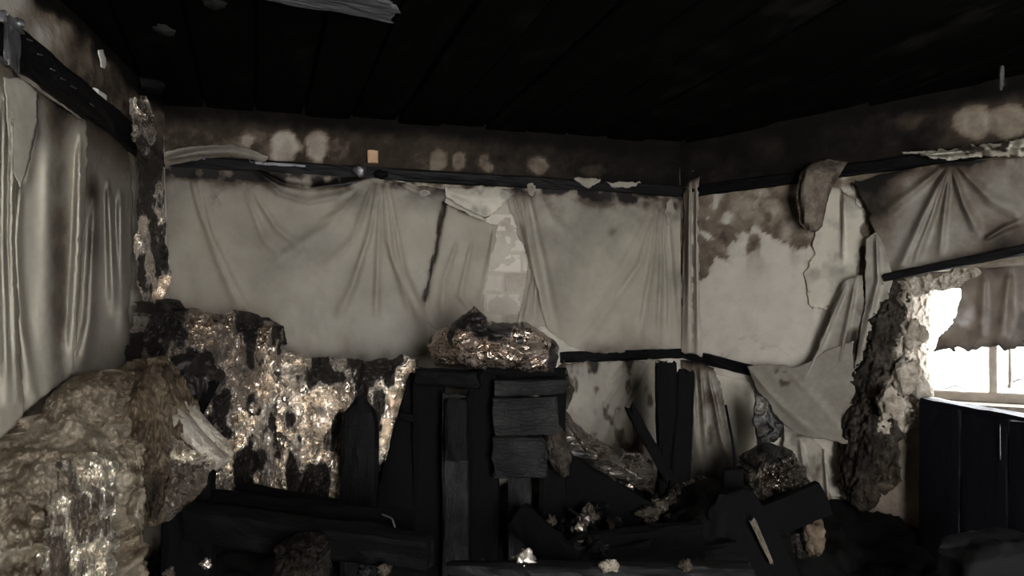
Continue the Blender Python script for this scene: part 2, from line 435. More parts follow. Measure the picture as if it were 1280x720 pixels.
def wool_mat(name, a, b_, c_, dark, rust=.35):
    m, nt, b = new_mat(name); v = coords(nt)
    n1 = noise(nt, v, 7, 6, .65); n2 = noise(nt, v, 40, 6, .7); n3 = noise(nt, v, 3.2, 3, .5)
    s = mathn(nt, 'ADD', mathn(nt, 'MULTIPLY', n1, .6), mathn(nt, 'MULTIPLY', n2, .4))
    s = mathn(nt, 'ADD', s, mathn(nt, 'MULTIPLY', attr(nt, 'soot'), -.5))
    c = ramp(nt, s, [(.22, dark), (.40, c_), (.52, b_), (.68, a)])
    c = mixc(nt, mathn(nt, 'MULTIPLY', ramp(nt, n3, [(.55, (0, 0, 0)), (.70, (1, 1, 1))]), rust), c, (.26, .16, .08))
    nt.links.new(c, b.inputs['Base Color']); b.inputs['Roughness'].default_value = .95; b.inputs['Specular IOR Level'].default_value = .1
    bump(nt, b, mathn(nt, 'ADD', n1, n2), .9, .02)
    return m
M_wool = wool_mat('mineral_wool', (.50, .44, .35), (.30, .25, .185), (.125, .095, .068), (.02, .016, .012))
M_lump = wool_mat('grey_brown_lining', (.26, .22, .18), (.15, .125, .1), (.07, .056, .044), (.012, .01, .008), 0)
M_woold = wool_mat('scorched_wool', (.30, .24, .17), (.155, .118, .084), (.062, .047, .034), (.008, .007, .006))
M_rub = wool_mat('broken_plaster', (.66, .62, .55), (.46, .41, .34), (.2, .165, .125), (.035, .028, .022), 0.1)
M_rubd = wool_mat('dirty_rubble', (.17, .15, .12), (.075, .063, .052), (.026, .022, .018), (.006, .005, .005), 0.1)

def plain(name, c, rough=.6, metal=0, bumps=0):
    m, nt, b = new_mat(name); v = coords(nt); n1 = noise(nt, v, 20, 5)
    nt.links.new(mixc(nt, n1, tuple(.6*x for x in c), tuple(min(1, 1.35*x) for x in c)), b.inputs['Base Color'])
    b.inputs['Roughness'].default_value = rough; b.inputs['Metallic'].default_value = metal
    if not metal: b.inputs['Specular IOR Level'].default_value = .12
    if bumps: bump(nt, b, n1, bumps)
    return m
M_ground = plain('ash_floor', (.02, .019, .018), .95, 0, .8)
M_heap = plain('ash_and_char', (.0035, .0033, .0032), .9, 0, .9)
M_snow = plain('snow', (.75, .77, .8), .9, 0, .3)
M_frame = plain('weathered_window_frame', (.32, .28, .24), .7, 0, .3)
M_tan = plain('raw_pine', (.50, .33, .2), .7)
M_steel = plain('dull_steel', (.22, .22, .23), .42, .8, .6)
M_grey = plain('grey_slate_sheet', (.075, .075, .078), .75, 0, .8)
M_flake = plain('grey_ash', (.02, .02, .02), .9, 0, .5)
M_dull = plain('dull_grey_sheet', (.009, .009, .0095), .8, 0, .4)
M_panel = char_mat('blue_black_panel', (.0035, .0037, .0052), (.009, .009, .012), .0, .5, crack_amt=0)
M_white = plain('white_paint', (.6, .58, .54), .6)

# ------------------------------------------------------------------ room shell
def quad(V, f, pts): i = len(V); V += [list(p) for p in pts]; f.append(tuple(range(i, i+len(pts))))
def wall_mesh(name, wall, soot, disp, u1=None, hole=None, thick=.22, step=.0115, mat=M_wall, udense=None, z0=0, z1=HC+.04):
    L = u1 or wall.len; ud = udense or L
    us = list(np.arange(0, ud, step))+([ud] if ud < L else [])+([L])
    zs = list(np.arange(z0, z1, step*1.0))+[z1]
    if hole:
        us = sorted(set([u for u in us if min(abs(u-hole[0]), abs(u-hole[1])) > step*.4]+[hole[0], hole[1]]))
        zs = sorted(set([z for z in zs if min(abs(z-hole[2]), abs(z-hole[3])) > step*.4]+[hole[2], hole[3]]))
    us, zs = np.array(us), np.array(zs); nu, nv = len(us), len(zs)
    U, Z = np.meshgrid(us, zs); px, py = wall.pix(U, Z)
    s = np.clip(soot(px, py, U, Z), 0, 1); h = disp(px, py, U, Z, s)
    V = np.stack([wall.p[0]+wall.e[0]*U+wall.n[0]*h, wall.p[1]+wall.e[1]*U+wall.n[1]*h, Z], -1).reshape(-1, 3).tolist()
    f = []
    for j in range(nv-1):
        for i in range(nu-1):
            if hole and hole[0]-1e-6 <= us[i] < hole[1]-1e-6 and hole[2]-1e-6 <= zs[j] < hole[3]-1e-6: continue
            a = j*nu+i; f.append((a, a+1, a+nu+1, a+nu))
    n0 = len(V)
    def Q(u, z, o): return [wall.p[0]+wall.e[0]*u-wall.n[0]*o, wall.p[1]+wall.e[1]*u-wall.n[1]*o, z]
    t = thick
    if hole:
        a, b, c, d = hole
        for (p, q) in (((a, c), (b, c)), ((b, c), (b, d)), ((b, d), (a, d)), ((a, d), (a, c))):
            quad(V, f, [Q(*p, -.004), Q(*q, -.004), Q(*q, t), Q(*p, t)])
        for (ua, ub, za, zb) in ((0, L, z0, c), (0, L, d, z1), (0, a, c, d), (b, L, c, d)):
            quad(V, f, [Q(ua, za, t), Q(ub, za, t), Q(ub, zb, t), Q(ua, zb, t)])
    else:
        quad(V, f, [Q(0, z0, t), Q(L, z0, t), Q(L, z1, t), Q(0, z1, t)])
    for (p, q) in (((0, z0), (L, z0)), ((L, z0), (L, z1)), ((L, z1), (0, z1)), ((0, z1), (0, z0))):
        quad(V, f, [Q(*p, 0), Q(*q, 0), Q(*q, t), Q(*p, t)])
    ss = np.r_[s.ravel(), np.full(len(V)-n0, .25)]
    o = mesh_obj(name, V, f, mat, None, {'soot': ss}, True, False)
    return tag(o, kind='structure')

def rail_b(x): return 200+.0589*(x-205)              # top batten row on the back wall
def rail_r(x): return 238-.137*(x-870)
def rail_l(x): return 45+.756*x

def soot_back(px, py, U, Z):
    n = fbm(px*.022, py*.022, 0, 3); nf = fbm(px*.07, py*.07, 0, 9)
    up = rail_b(px)-py                                # above the batten
    s = .66+.07*sm(300, 430, px)+.22*sm(520, 820, px)+.07*n+.06*nf
    s = s+.34*sm(36, 66, up)
    for (cx, cy, rx, ry, a) in ((355, 184, 17, 18, .42), (396, 184, 14, 18, .38), (309, 174, 7, 9, .25), (575, 202, 8, 12, .26), (606, 204, 9, 11, .2), (673, 206, 11, 12, .25), (425, 188, 12, 14, .13), (548, 200, 9, 14, .18), (745, 212, 16, 6, .15)):
        s = s-a*sm(.30, .62, gauss(px+5*nf, py+5*n, cx, cy, rx*1.25, ry*1.25))
    low = .16+.07*n+.05*nf+.55*np.exp(-np.clip(-up-8, 0, 999)/14)*np.clip(.7+1.2*nf, 0, 1)
    return np.where(up > 0, s, low)
def soot_left(px, py, U, Z):
    n = fbm(px*.03, py*.02, 0, 13); nf = fbm(px*.09, py*.05, 0, 19)
    up = rail_l(px)-py
    s = .43+.2*sm(30, 120, px)+.16*n+.10*nf+.6*sm(2.20, 2.27, Z+.04*n)-.25*gauss(px, py, 15, 5, 25, 30)-.2*gauss(px, py, 108, 40, 8, 30)
    low = .34+.2*n+.1*nf
    return np.where(up > 0, s, low)
def soot_right(px, py, U, Z):
    ax = px*.86+py*.5+13*fbm(px*.035, py*.035, 7, 81); ay = py*.86-px*.5+13*fbm(px*.035, py*.035, 2, 83)
    n = fbm(ax*.02, ay*.02, 0, 23, 5); nf = fbm(ax*.055, ay*.055, 0, 29, 6)
    up = rail_r(px)-py
    s = .95+.06*n+.05*nf-.24*sm(1060, 1280, px)+.4*sm(45, 85, up+8*n)
    for (cx, cy, rx, ry, a) in ((1215, 150, 22, 22, .3), (1262, 150, 26, 20, .26), (1090, 135, 14, 10, .1), (1135, 150, 14, 14, .12), (1255, 92, 4, 14, .4), (960, 190, 20, 18, .05)):
        s = s-a*sm(.3, .65, gauss(px+6*nf, py+6*n, cx, cy, rx*1.25, ry*1.25))
    dn = -up
    edge = 58+38*n+34*nf+30*sm(960, 1000, px)*(1-sm(1010, 1040, px))+70*(1-sm(872, 905, px+10*nf))*np.clip(.6+nf, 0, 1)
    low = .06+.05*nf+(.44+.25*nf)*(1-sm(edge-6, edge+7, dn))+.12*np.exp(-((dn-edge-4)/9)**2)
    drip = fbm(px*.05, py*.012, 4, 41)
    low = low+.34*sm(.1, .55, drip+.4*nf)*(1-sm(60, 140, dn))
    low = low+.30*sm(-.25, .2, n+.5*nf)*sm(410+10*nf, 422+10*nf, py)*(1-sm(455, 470, py))
    low = low+.36*sm(1060, 1085, px+8*nf)
    low = np.minimum(low, .53+.10*nf)
    return np.where(up > 0, s, low)
def d0(px, py, U, Z, s): return .004*fbm(U*9, Z*9, 0, 5)+.006*(1-sm(.3, .42, s))+.0015*fbm(U*40, Z*40, 0, 8)
wb = wall_mesh('wall_back', WB, soot_back, d0)
wl = wall_mesh('wall_left', WL, soot_left, d0, udense=1.7)
HU0, HU1, HZ0, HZ1 = .955, 1.80, 1.035, 1.565
wr = wall_mesh('wall_right', WR, soot_right, d0, hole=(HU0, HU1, HZ0, HZ1), udense=1.6)
# rear wall with the doorway the daylight comes through, and the return to it
pl = WL.q; pr = WR.q
def slab(V, f, p, q, z0, z1, t=.15):
    p, q = np.array(p), np.array(q); e = (q-p)/np.linalg.norm(q-p); n = np.array([e[1], -e[0]])*t
    c = [(*p, z0), (*q, z0), (*(q+n), z0), (*(p+n), z0), (*p, z1), (*q, z1), (*(q+n), z1), (*(p+n), z1)]
    i = len(V); V += [list(x) for x in c]
    for a in ((0, 3, 2, 1), (4, 5, 6, 7), (0, 1, 5, 4), (1, 2, 6, 5), (2, 3, 7, 6), (3, 0, 4, 7)): f.append(tuple(i+k for k in a))
V, f = [], []
ry = -1.15
slab(V, f, (pl[0]-.2, ry), (.45, ry), 0, HC+.04); slab(V, f, (1.45, ry), (2.75, ry), 0, HC+.04); slab(V, f, (.45, ry), (1.45, ry), 2.05, HC+.04)
tag(mesh_obj('wall_rear', V, f, M_wall, None, {'soot': np.full(len(V), .6)}, False, False), kind='structure')
V, f = [], []
slab(V, f, (pr[0]+.02, pr[1]), (2.62, ry-.1), 0, HC+.04, -.15)
tag(mesh_obj('wall_side', V, f, M_wall, None, {'soot': np.full(len(V), .6)}, False, False), kind='structure')
V, f = [], []
n_ = 40
poly = [(-1.7, -1.3), (2.8, -1.3), (2.9, 2.2), (1.05, 3.75), (-1.75, 3.0)]
quad(V, f, [(x, y, 0) for x, y in poly]); quad(V, f, [(x, y, -.1) for x, y in poly][::-1])
tag(mesh_obj('floor', V, f, M_ground, None, None, False, False), kind='structure')
V, f = [], []
quad(V, f, [(x, y, HC+.03) for x, y in poly][::-1]); quad(V, f, [(x, y, HC+.09) for x, y in poly])
ceil = tag(mesh_obj('ceiling', V, f, M_chard, None, None, False, False), kind='structure')
# charred boards of the ceiling: run towards the vanishing point of the photo's joints
dirc = np.array([(318-CX)/F, 1.0]); dirc /= np.linalg.norm(dirc); nrmc = np.array([dirc[1], -dirc[0]])
def in_room(p):
    for wl_ in (WB, WL, WR):
        if np.dot(p-wl_.p, wl_.n) < -.13: return False
    return p[1] > ry and p[0] < 2.6
k0 = np.dot(W(249, 103, (HC-CZ)*F/(HY-103))[:2], nrmc)
pw = .200
for i in range(-7, 22):
    c0 = k0+(i+.5)*pw
    ts = [t for t in np.arange(-3, 5, .02) if in_room(nrmc*c0+dirc*t)]
    if not ts: continue
    a = nrmc*c0+dirc*ts[0]; b = nrmc*c0+dirc*ts[-1]
    if ts[-1]-ts[0] < .15: continue
    zz = HC+.008+.007*math.sin(i*2.7)
    beam('plank', (*a, zz), (*b, zz), pw-.012, .026, M_ceil, parent=ceil, amp=.003, jag=.01, seed=i+30, segs=20, face=(0, 0, -1))
# ground outside
V, f = [], []
quad(V, f, [(2.0, 1.5, -.2), (40, -10, -.2), (40, 50, -.2), (-6, 50, -.2), (-6, 4.5, -.2), (1.2, 4.2, -.2)])
tag(mesh_obj('ground_outside', V, f, M_snow, None, None, False, False), 'snow-covered ground outside the window', kind='structure')

# bricks that show through the torn film on the back wall
def wall_pt(wall, x, y, off=0):
    return W(x, y, float(wall.depth_off(x, off)))
random.seed(3)
for r in range(6):
    y0 = 266+r*25
    for c in range(-1, 4):
        x0 = 560+c*46+(23 if r % 2 else 0)
        u0, u1 = WB.u(x0+1.4), WB.u(x0+44.6); z1, z0 = wall_pt(WB, x0+20, y0+1.5)[2], wall_pt(WB, x0+20, y0+23.5)[2]
        o_ = .008+random.uniform(-.002, .002); ch = .004
        V = []
        for (uu0, uu1, zz0, zz1, oo) in ((u0, u1, z0, z1, -.01), (u0, u1, z0, z1, o_-ch*.6), (u0+ch, u1-ch, z0+ch, z1-ch, o_)):
            for (a, b) in ((uu0, zz0), (uu1, zz0), (uu1, zz1), (uu0, zz1)):
                V.append([WB.p[0]+WB.e[0]*a+WB.n[0]*oo, WB.p[1]+WB.e[1]*a+WB.n[1]*oo, b])
        f = [(8, 9, 10, 11)]+[(k*4+i, k*4+(i+1) % 4, k*4+4+(i+1) % 4, k*4+4+i) for k in (0, 1) for i in range(4)]
        so = .34 if (r, c) in ((3, 1), (4, 0), (4, 2), (5, 1)) else random.choice((.02, .06, .12, .22))
        mesh_obj('brick', V, f, M_brick, wb, {'soot': np.full(12, so)}, False)

# ------------------------------------------------------------------ battens on the walls
def batten(wall, x0, y0, x1, y1, wpx, th, label, mat=M_beam, seed=0, off=0, amp=.004):
    a = wall_pt(wall, x0, y0, th/2+off-.004); b = wall_pt(wall, x1, y1, th/2+off-.004)
    dm = (a[1]+b[1])/2
    return beam('wall_batten', a, b, wpx/F*dm, th, mat, label, 'batten', seed=seed, amp=amp, jag=.005, segs=50, face=(wall.n[0], wall.n[1], 0))
batten(WL, -60, -2, 196, 197, 42, .035, 'thick charred batten along the wall above the pale plastic sheets', seed=1)
batten(WB, 202, 201, 856, 239.5, 15, .03, 'long charred batten along the top of the draped film on the brick wall', seed=2)
batten(WB, 700, 447, 853, 441, 13, .03, 'short charred batten under the film, left of the wall corner', M_char, seed=3)
batten(WR, 853, 441, 950, 466, 13, .03, 'short charred batten sloping down from the wall corner to the torn grey flap', M_char, seed=4)
batten(WR, 862, 240, 1300, 180, 15, .03, 'charred batten above the peeling plaster wall', M_char, seed=5)

# ------------------------------------------------------------------ things on the left wall
def s_top(a=.7, wdt=.12, base=.08):
    def g(S, T, px, py):
        n = fbm(px*.05, py*.05, 0, 77)
        return base+a*np.exp(-T/wdt)*np.clip(.75+.9*n, 0, 1.3)+.06*n
    return g
film('plastic_sheet', WL, [[(106, 140), (128, 160), (160, 186)], [(100, 250), (135, 250), (166, 262)], [(95, 400), (144, 393), (160, 430)], [(88, 470), (125, 466), (150, 470)]],
     'narrow smoke-darkened plastic strip hanging beside the corner foil', M_film, 60, 70, .035,
     [([(118, 250), (112, 400), (100, 460)], 7, .03), ([(135, 230), (143, 390)], 5, .03), ([(150, 240), (154, 420)], 6, .02)], seed=2, dens=.9,
     soot=lambda S, T, px, py: .1+.75*np.exp(-T/.2)+.35*gauss(px, py, 117, 305, 8, 30)+.5*gauss(px, py, 116, 240, 8, 22))
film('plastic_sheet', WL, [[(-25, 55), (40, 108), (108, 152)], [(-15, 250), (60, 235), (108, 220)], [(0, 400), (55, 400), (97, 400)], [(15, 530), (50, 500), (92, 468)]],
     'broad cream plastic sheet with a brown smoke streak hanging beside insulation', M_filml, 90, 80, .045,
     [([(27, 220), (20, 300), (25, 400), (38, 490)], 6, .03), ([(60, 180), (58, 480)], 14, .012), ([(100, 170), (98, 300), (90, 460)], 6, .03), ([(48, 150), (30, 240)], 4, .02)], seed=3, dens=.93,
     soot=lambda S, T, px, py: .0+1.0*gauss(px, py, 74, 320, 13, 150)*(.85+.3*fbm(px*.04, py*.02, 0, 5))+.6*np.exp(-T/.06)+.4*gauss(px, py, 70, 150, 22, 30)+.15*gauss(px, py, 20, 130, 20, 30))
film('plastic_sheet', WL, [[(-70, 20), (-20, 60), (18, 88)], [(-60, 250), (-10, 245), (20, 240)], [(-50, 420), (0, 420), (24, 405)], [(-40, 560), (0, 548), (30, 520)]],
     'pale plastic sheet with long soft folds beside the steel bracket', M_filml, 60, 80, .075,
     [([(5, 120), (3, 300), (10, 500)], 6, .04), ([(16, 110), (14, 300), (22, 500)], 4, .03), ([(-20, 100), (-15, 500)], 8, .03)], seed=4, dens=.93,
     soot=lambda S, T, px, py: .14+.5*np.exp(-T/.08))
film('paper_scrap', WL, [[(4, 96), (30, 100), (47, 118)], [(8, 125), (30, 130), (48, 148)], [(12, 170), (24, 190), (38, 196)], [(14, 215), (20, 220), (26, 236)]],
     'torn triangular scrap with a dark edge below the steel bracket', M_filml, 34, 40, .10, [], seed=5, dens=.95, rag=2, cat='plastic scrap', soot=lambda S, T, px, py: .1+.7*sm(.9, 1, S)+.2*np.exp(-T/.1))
# steel bracket wrapped over the batten
br = bpy.data.objects.new('steel_bracket', None); col.objects.link(br)
c0 = wall_pt(WL, 14, 58, .05); br.location = c0.tolist(); bpy.context.view_layer.update()
tag(br, 'grey metal bracket wrapped over the thick wall batten', 'bracket')
beam('strap', wall_pt(WL, 15, 24, .052), wall_pt(WL, 14, 88, .052), .052, .012, M_steel, parent=br, amp=.004, jag=.01, face=(WL.n[0], WL.n[1], 0), seed=6)
beam('hook', wall_pt(WL, 4, 20, .05), wall_pt(WL, 22, 34, .05), .03, .02, M_steel, parent=br, amp=.005, jag=.01, face=(WL.n[0], WL.n[1], 0), seed=7)
for i, (x, y) in enumerate(((0, 78), (24, 30))): lump('bolt', wall_pt(WL, x, y, .06), .012, M_steel, parent=br, seed=i, n=8)
# little pale block left of the batten's end
beam('wooden_peg', wall_pt(WL, 116, 116, .01), wall_pt(WL, 127, 122, .01), .03, .03, M_white, 'small pale wooden peg standing on the thick wall batten', 'peg', seed=8, amp=.003, jag=.004, face=(WL.n[0], WL.n[1], 0))
for i, (x, y, dx, dy) in enumerate(((50, 68, 5, 1), (66, 87, 5, 2), (79, 99, 5, 2), (92, 109, 6, 3), (115, 131, 4, 3), (37, 50, 6, 2))):
    tube('nail', [wall_pt(WL, x-dx*.5, y-dy*.5, .035), wall_pt(WL, x+dx*.5, y+dy*.5, .036)], .0022, M_steel, 'bright nail end in the thick charred wall batten', 'nail', group='nails in the thick wall batten', n=6)
# plaster flake on the left wall
film('plaster_flake', WL, [[(124, 62), (129, 62)], [(126, 75), (133, 78)], [(127, 84), (131, 85)]], 'pale flake of plaster peeling under the ceiling', M_white, 10, 14, .012, [], rag=1, wob=0, cat='plaster flake', thick=.004)

# ------------------------------------------------------------------ films on the back wall
film('plastic_sheet', WB, [[(205, 190), (250, 182), (290, 181), (335, 196)], [(205, 200), (250, 190), (290, 189), (335, 199)], [(206, 209), (250, 199), (290, 196), (332, 203)]],
     'rolled edge of plastic film lying over the end of the long batten', M_film, 60, 14, .035, [([(205, 199), (250, 190), (290, 188), (330, 198)], 6, .03)], seed=11, dens=.95, rag=1.5, soot=lambda S, T, px, py: .12+.4*T)
def soot_fa(S, T, px, py):
    n = fbm(px*.06, py*.06, 0, 61); n2 = fbm(px*.02, py*.02, 0, 62)
    top = rail_b(px)+10
    s = .07+.15*n2+.85*np.exp(-np.clip(py-top-3, 0, 999)/9)*np.clip(.55+1.2*n, 0, 1.2)+.3*np.exp(-np.clip(py-top, 0, 999)/30)*np.clip(.5+1.3*n2+.5*n, 0, 1)
    for pl_, w_, a in (([(320, 213), (350, 228), (385, 234), (430, 230), (462, 220)], 2.5, .8), ([(225, 215), (290, 222), (325, 215)], 7, .45), ([(556, 255), (545, 310), (531, 375)], 4, .85)):
        d, t = seg_dist(px+2*n, py+2*n, pl_); s = s+a*np.exp(-(d/w_)**2)*np.clip(.8+.6*n, 0, 1)
    s = s+.3*gauss(px, py, 272, 248, 8, 10)*(n > 0)+.25*sm(425, 445, py)*(.6+n)
    return s
film('plastic_sheet', WB, [[(206, 207), (300, 211), (380, 217), (470, 223), (556, 236)], [(208, 260), (320, 275), (470, 280), (550, 290)], [(210, 330), (320, 345), (470, 350), (536, 355)], [(213, 392), (330, 450), (450, 470), (536, 440)]],
     'widest draped translucent film on the brick wall with swags below the batten', M_film, 200, 130, .022,
     [([(238, 222), (252, 270), (272, 325), (305, 400)], 4, .016), ([(246, 222), (262, 290), (290, 350), (320, 410)], 3, .011),
      ([(320, 212), (352, 229), (385, 235), (430, 230), (464, 220)], 4, .022), ([(318, 214), (350, 242), (385, 252), (425, 245), (466, 222)], 4, .014), ([(312, 232), (345, 285), (372, 306), (412, 280), (450, 230)], 5, .010),
      ([(300, 222), (330, 300), (350, 320), (400, 300), (460, 230)], 6, .007),
      ([(474, 222), (462, 290), (440, 360), (420, 400)], 4, .013), ([(476, 222), (472, 330), (470, 400)], 3, .011), ([(480, 222), (490, 320), (530, 410)], 3.5, .016), ([(484, 224), (505, 340), (542, 420)], 3.5, .014), ([(478, 222), (483, 300), (512, 390)], 3, .011),
      ([(468, 222), (440, 300), (400, 340)], 4, .008), ([(464, 222), (430, 262), (395, 280)], 3, .010), ([(490, 224), (540, 250)], 3, .012)],
     wob=.006, seed=12, dens=.55, soot=soot_fa, rag=3, edges='rb')
def soot_fb(S, T, px, py):
    n = fbm(px*.06, py*.06, 0, 71); d, t = seg_dist(px+2*n, py, [(556, 255), (545, 310), (531, 375)])
    d2, t = seg_dist(px+2*n, py+2*n, [(534, 242), (575, 262), (608, 274), (628, 262), (651, 236)])
    return .08+.8*np.exp(-(d/3)**2)+.9*np.exp(-(d2/4)**2)*np.clip(.7+n, 0, 1)+.05*n
film('plastic_sheet', WB, [[(553, 252), (585, 268), (622, 282)], [(544, 310), (580, 315), (615, 320)], [(533, 360), (565, 365), (606, 365)], [(528, 400), (560, 420), (598, 400)]],
     'middle strip of translucent film between the dark tear and the bare bricks', M_film, 80, 80, .03,
     [([(555, 258), (544, 312), (531, 380)], 4, .016), ([(618, 284), (612, 330), (600, 390)], 4, .014), ([(572, 300), (556, 350), (552, 400)], 5, .010), ([(590, 300), (575, 370), (600, 400)], 4, .010)], seed=13, dens=.6, soot=soot_fb, rag=2)
film('plaster_flap', WB, [[(556, 232), (580, 236), (612, 232), (642, 241)], [(560, 246), (585, 250), (612, 250), (634, 250)], [(580, 260), (600, 262), (612, 262), (624, 260)], [(603, 270), (607, 272), (610, 272), (614, 270)]],
     'pale triangular flap of torn lining hanging under the long batten', M_filml, 60, 34, .045, [([(560, 240), (600, 250), (640, 246)], 8, .01)], seed=14, dens=.97, rag=2.5, cat='lining flap', soot=lambda S, T, px, py: .10+.35*np.maximum(0, fbm(px*.06, py*.06, 0, 81))+.8*sm(.93, 1, T)+.3*np.exp(-T/.05), thick=.004)
def soot_fc(S, T, px, py):
    n = fbm(px*.06, py*.06, 0, 91); n2 = fbm(px*.02, py*.02, 0, 92); top = rail_b(px)+9
    s = .09+.15*n2+.9*np.exp(-np.clip(py-top-2, 0, 999)/(8+10*sm(700, 830, px)))*np.clip(.6+1.2*n, 0, 1.2)+.32*np.exp(-np.clip(py-top, 0, 999)/32)*np.clip(.5+1.3*n2+.5*n, 0, 1)
    s = s+.3*gauss(px, py, 765, 290, 6, 6)+.3*gauss(px, py, 700, 262, 20, 10)*np.clip(n+.5, 0, 1)+.25*sm(420, 440, py)*(.5+n)
    return s
film('plastic_sheet', WB, [[(628, 236), (690, 236), (770, 240), (852, 247)], [(648, 290), (700, 290), (780, 300), (850, 300)], [(668, 350), (720, 360), (790, 370), (851, 370)], [(684, 412), (730, 440), (790, 442), (852, 440)]],
     'draped translucent film from the bare bricks to the wall corner', M_film, 160, 130, .024,
     [([(655, 236), (668, 330), (692, 425)], 7, .026), ([(660, 236), (680, 330), (700, 425)], 4, .016), ([(648, 240), (664, 320), (680, 400)], 3, .012), ([(642, 244), (655, 290), (668, 335)], 3, .012),
      ([(675, 245), (690, 275), (712, 290)], 5, .008), ([(820, 252), (800, 330), (752, 398), (721, 437)], 5, .013), ([(818, 255), (780, 330), (730, 400)], 5, .009), ([(822, 256), (814, 335), (800, 420)], 3.5, .014), ([(826, 256), (826, 350), (822, 430)], 3, .014), ([(830, 256), (836, 350), (838, 430)], 3, .013), ([(835, 258), (846, 430)], 3, .012), ([(812, 256), (750, 310), (715, 330)], 6, .007)],
     wob=.006, seed=15, dens=.58, soot=soot_fc, edges='lb', rag=3)
film('plastic_sheet', WB, [[(660, 330), (672, 332), (684, 340)], [(656, 370), (674, 372), (690, 372)], [(646, 404), (672, 408), (696, 410)]],
     'small pleated film corner fanning out above the bronze foil bundle', M_film, 40, 40, .026, [([(668, 332), (656, 402)], 2.5, .012), ([(671, 332), (668, 402)], 2.5, .012), ([(675, 332), (682, 402)], 2.5, .012)], seed=16, dens=.7, rag=2, soot=lambda S, T, px, py: .1+0*S)
film('plastic_sheet', WR, [[(855, 235), (862, 226), (874, 222)], [(855, 300), (864, 300), (873, 300)], [(853, 380), (862, 380), (876, 380)], [(852, 440), (862, 442), (878, 446)]],
     'narrow pleated film strip hanging down the wall corner', M_film, 36, 90, .03, [([(862, 230), (860, 440)], 3, .02), ([(870, 230), (872, 440)], 2.5, .02)], seed=17, dens=.85, rag=2,
     soot=lambda S, T, px, py: .1+.7*gauss(px, py, 857, 300, 3, 80)+.5*np.exp(-T/.06)+.5*gauss(px, py, 866, 340, 2, 90)*(fbm(px*.1, py*.1, 0, 4) > -.1))
lump('film_knot', wall_pt(WR, 864, 226, .05), .042, M_filml, 'pale knotted lump of melted film at the top of the wall corner', 'melted film', seed=5, sq=(.9, .7, 1.3), amp=.3)
def soot_fl(S, T, px, py):
    n = fbm(px*.07, py*.035, 0, 101)
    return .15+.8*np.exp(-T/.07)*np.clip(.6+n, 0, 1)+.5*sm(.2, .7, n)
film('plastic_sheet', WB, [[(704, 453), (760, 451), (835, 450)], [(704, 500), (760, 500), (835, 500)], [(710, 545), (770, 555), (838, 570)], [(720, 600), (780, 620), (840, 630)]],
     'lower film hanging from the short batten behind the charred posts', M_film, 100, 90, .03,
     [([(812, 455), (790, 500), (765, 560)], 4, .012), ([(800, 455), (775, 500), (750, 560)], 4, .010), ([(790, 455), (768, 490), (740, 530)], 3, .010), ([(780, 455), (765, 480)], 3, .012)], seed=18, dens=.8, soot=soot_fl)
film('plastic_sheet', WR, [[(853, 448), (870, 452), (893, 458)], [(853, 500), (872, 500), (905, 505)], [(856, 560), (880, 560), (916, 565)], [(862, 620), (890, 625), (926, 612)]],
     'wrinkled dirty film below the corner, hanging from the sloping batten', M_film, 60, 90, .03,
     [([(865, 460), (868, 540), (880, 610)], 5, .02), ([(885, 465), (900, 540), (915, 600)], 4, .02), ([(875, 460), (885, 600)], 4, .015)], seed=19, dens=.9,
     soot=lambda S, T, px, py: .2+.7*np.exp(-T/.06)+.45*np.maximum(0, fbm(px*.08, py*.04, 0, 103))+.3*gauss(px, py, 868, 470, 10, 20))
film('white_board', WR, [[(893, 468), (915, 472), (942, 478)], [(898, 520), (920, 520), (943, 520)], [(905, 575), (925, 575), (944, 575)], [(916, 620), (930, 620), (945, 620)]],
     'pale flat lining piece standing behind the thin rod', M_filml, 40, 60, .02, [], wob=.002, seed=20, dens=.97, rag=1.5, cat='lining panel', thick=.006, soot=lambda S, T, px, py: .04+.35*gauss(px, py, 935, 500, 7, 30))
# little tan block and clips on the long batten
tp = wall_pt(WB, 466, 203, .018)
beam('wooden_block', wall_pt(WB, 466, 204, .02), wall_pt(WB, 466, 189, .02), .046, .03, M_tan, 'small bare tan wooden block standing on the long batten', 'block', seed=9, amp=.002, jag=.003, face=(WB.n[0], WB.n[1], 0))
lump('melted_clip', wall_pt(WB, 449, 213, .05), .026, M_steel, 'dark melted clip on the batten below the tan wooden block', 'clip', seed=12, sq=(1, .8, .9))
lump('melted_knot', wall_pt(WB, 476, 218, .05), .024, M_char, 'black knotted film gather where the folds fan out', 'melted film', seed=13, sq=(1.2, .8, .7))
film('foil_tape', WB, [[(317, 201), (345, 203), (382, 206)], [(318, 205), (345, 207), (382, 209)]], 'bright strip of foil tape on the long batten', M_steel, 30, 6, .038, [], wob=.002, rag=1, cat='foil tape')
for i, (x, y) in enumerate(((255, 196), (315, 200))):
    p = wall_pt(WB, x, y, .04)
    pts = [p+np.array([math.cos(a)*.010*WB.e[0], math.cos(a)*.010*WB.e[1], math.sin(a)*.010]) for a in np.linspace(0, 5.2, 9)]
    tube('wire_loop', pts, .003, M_steel, 'small bent wire loop on the end of the long batten', 'wire', group='wire loops on the long batten', n=6)
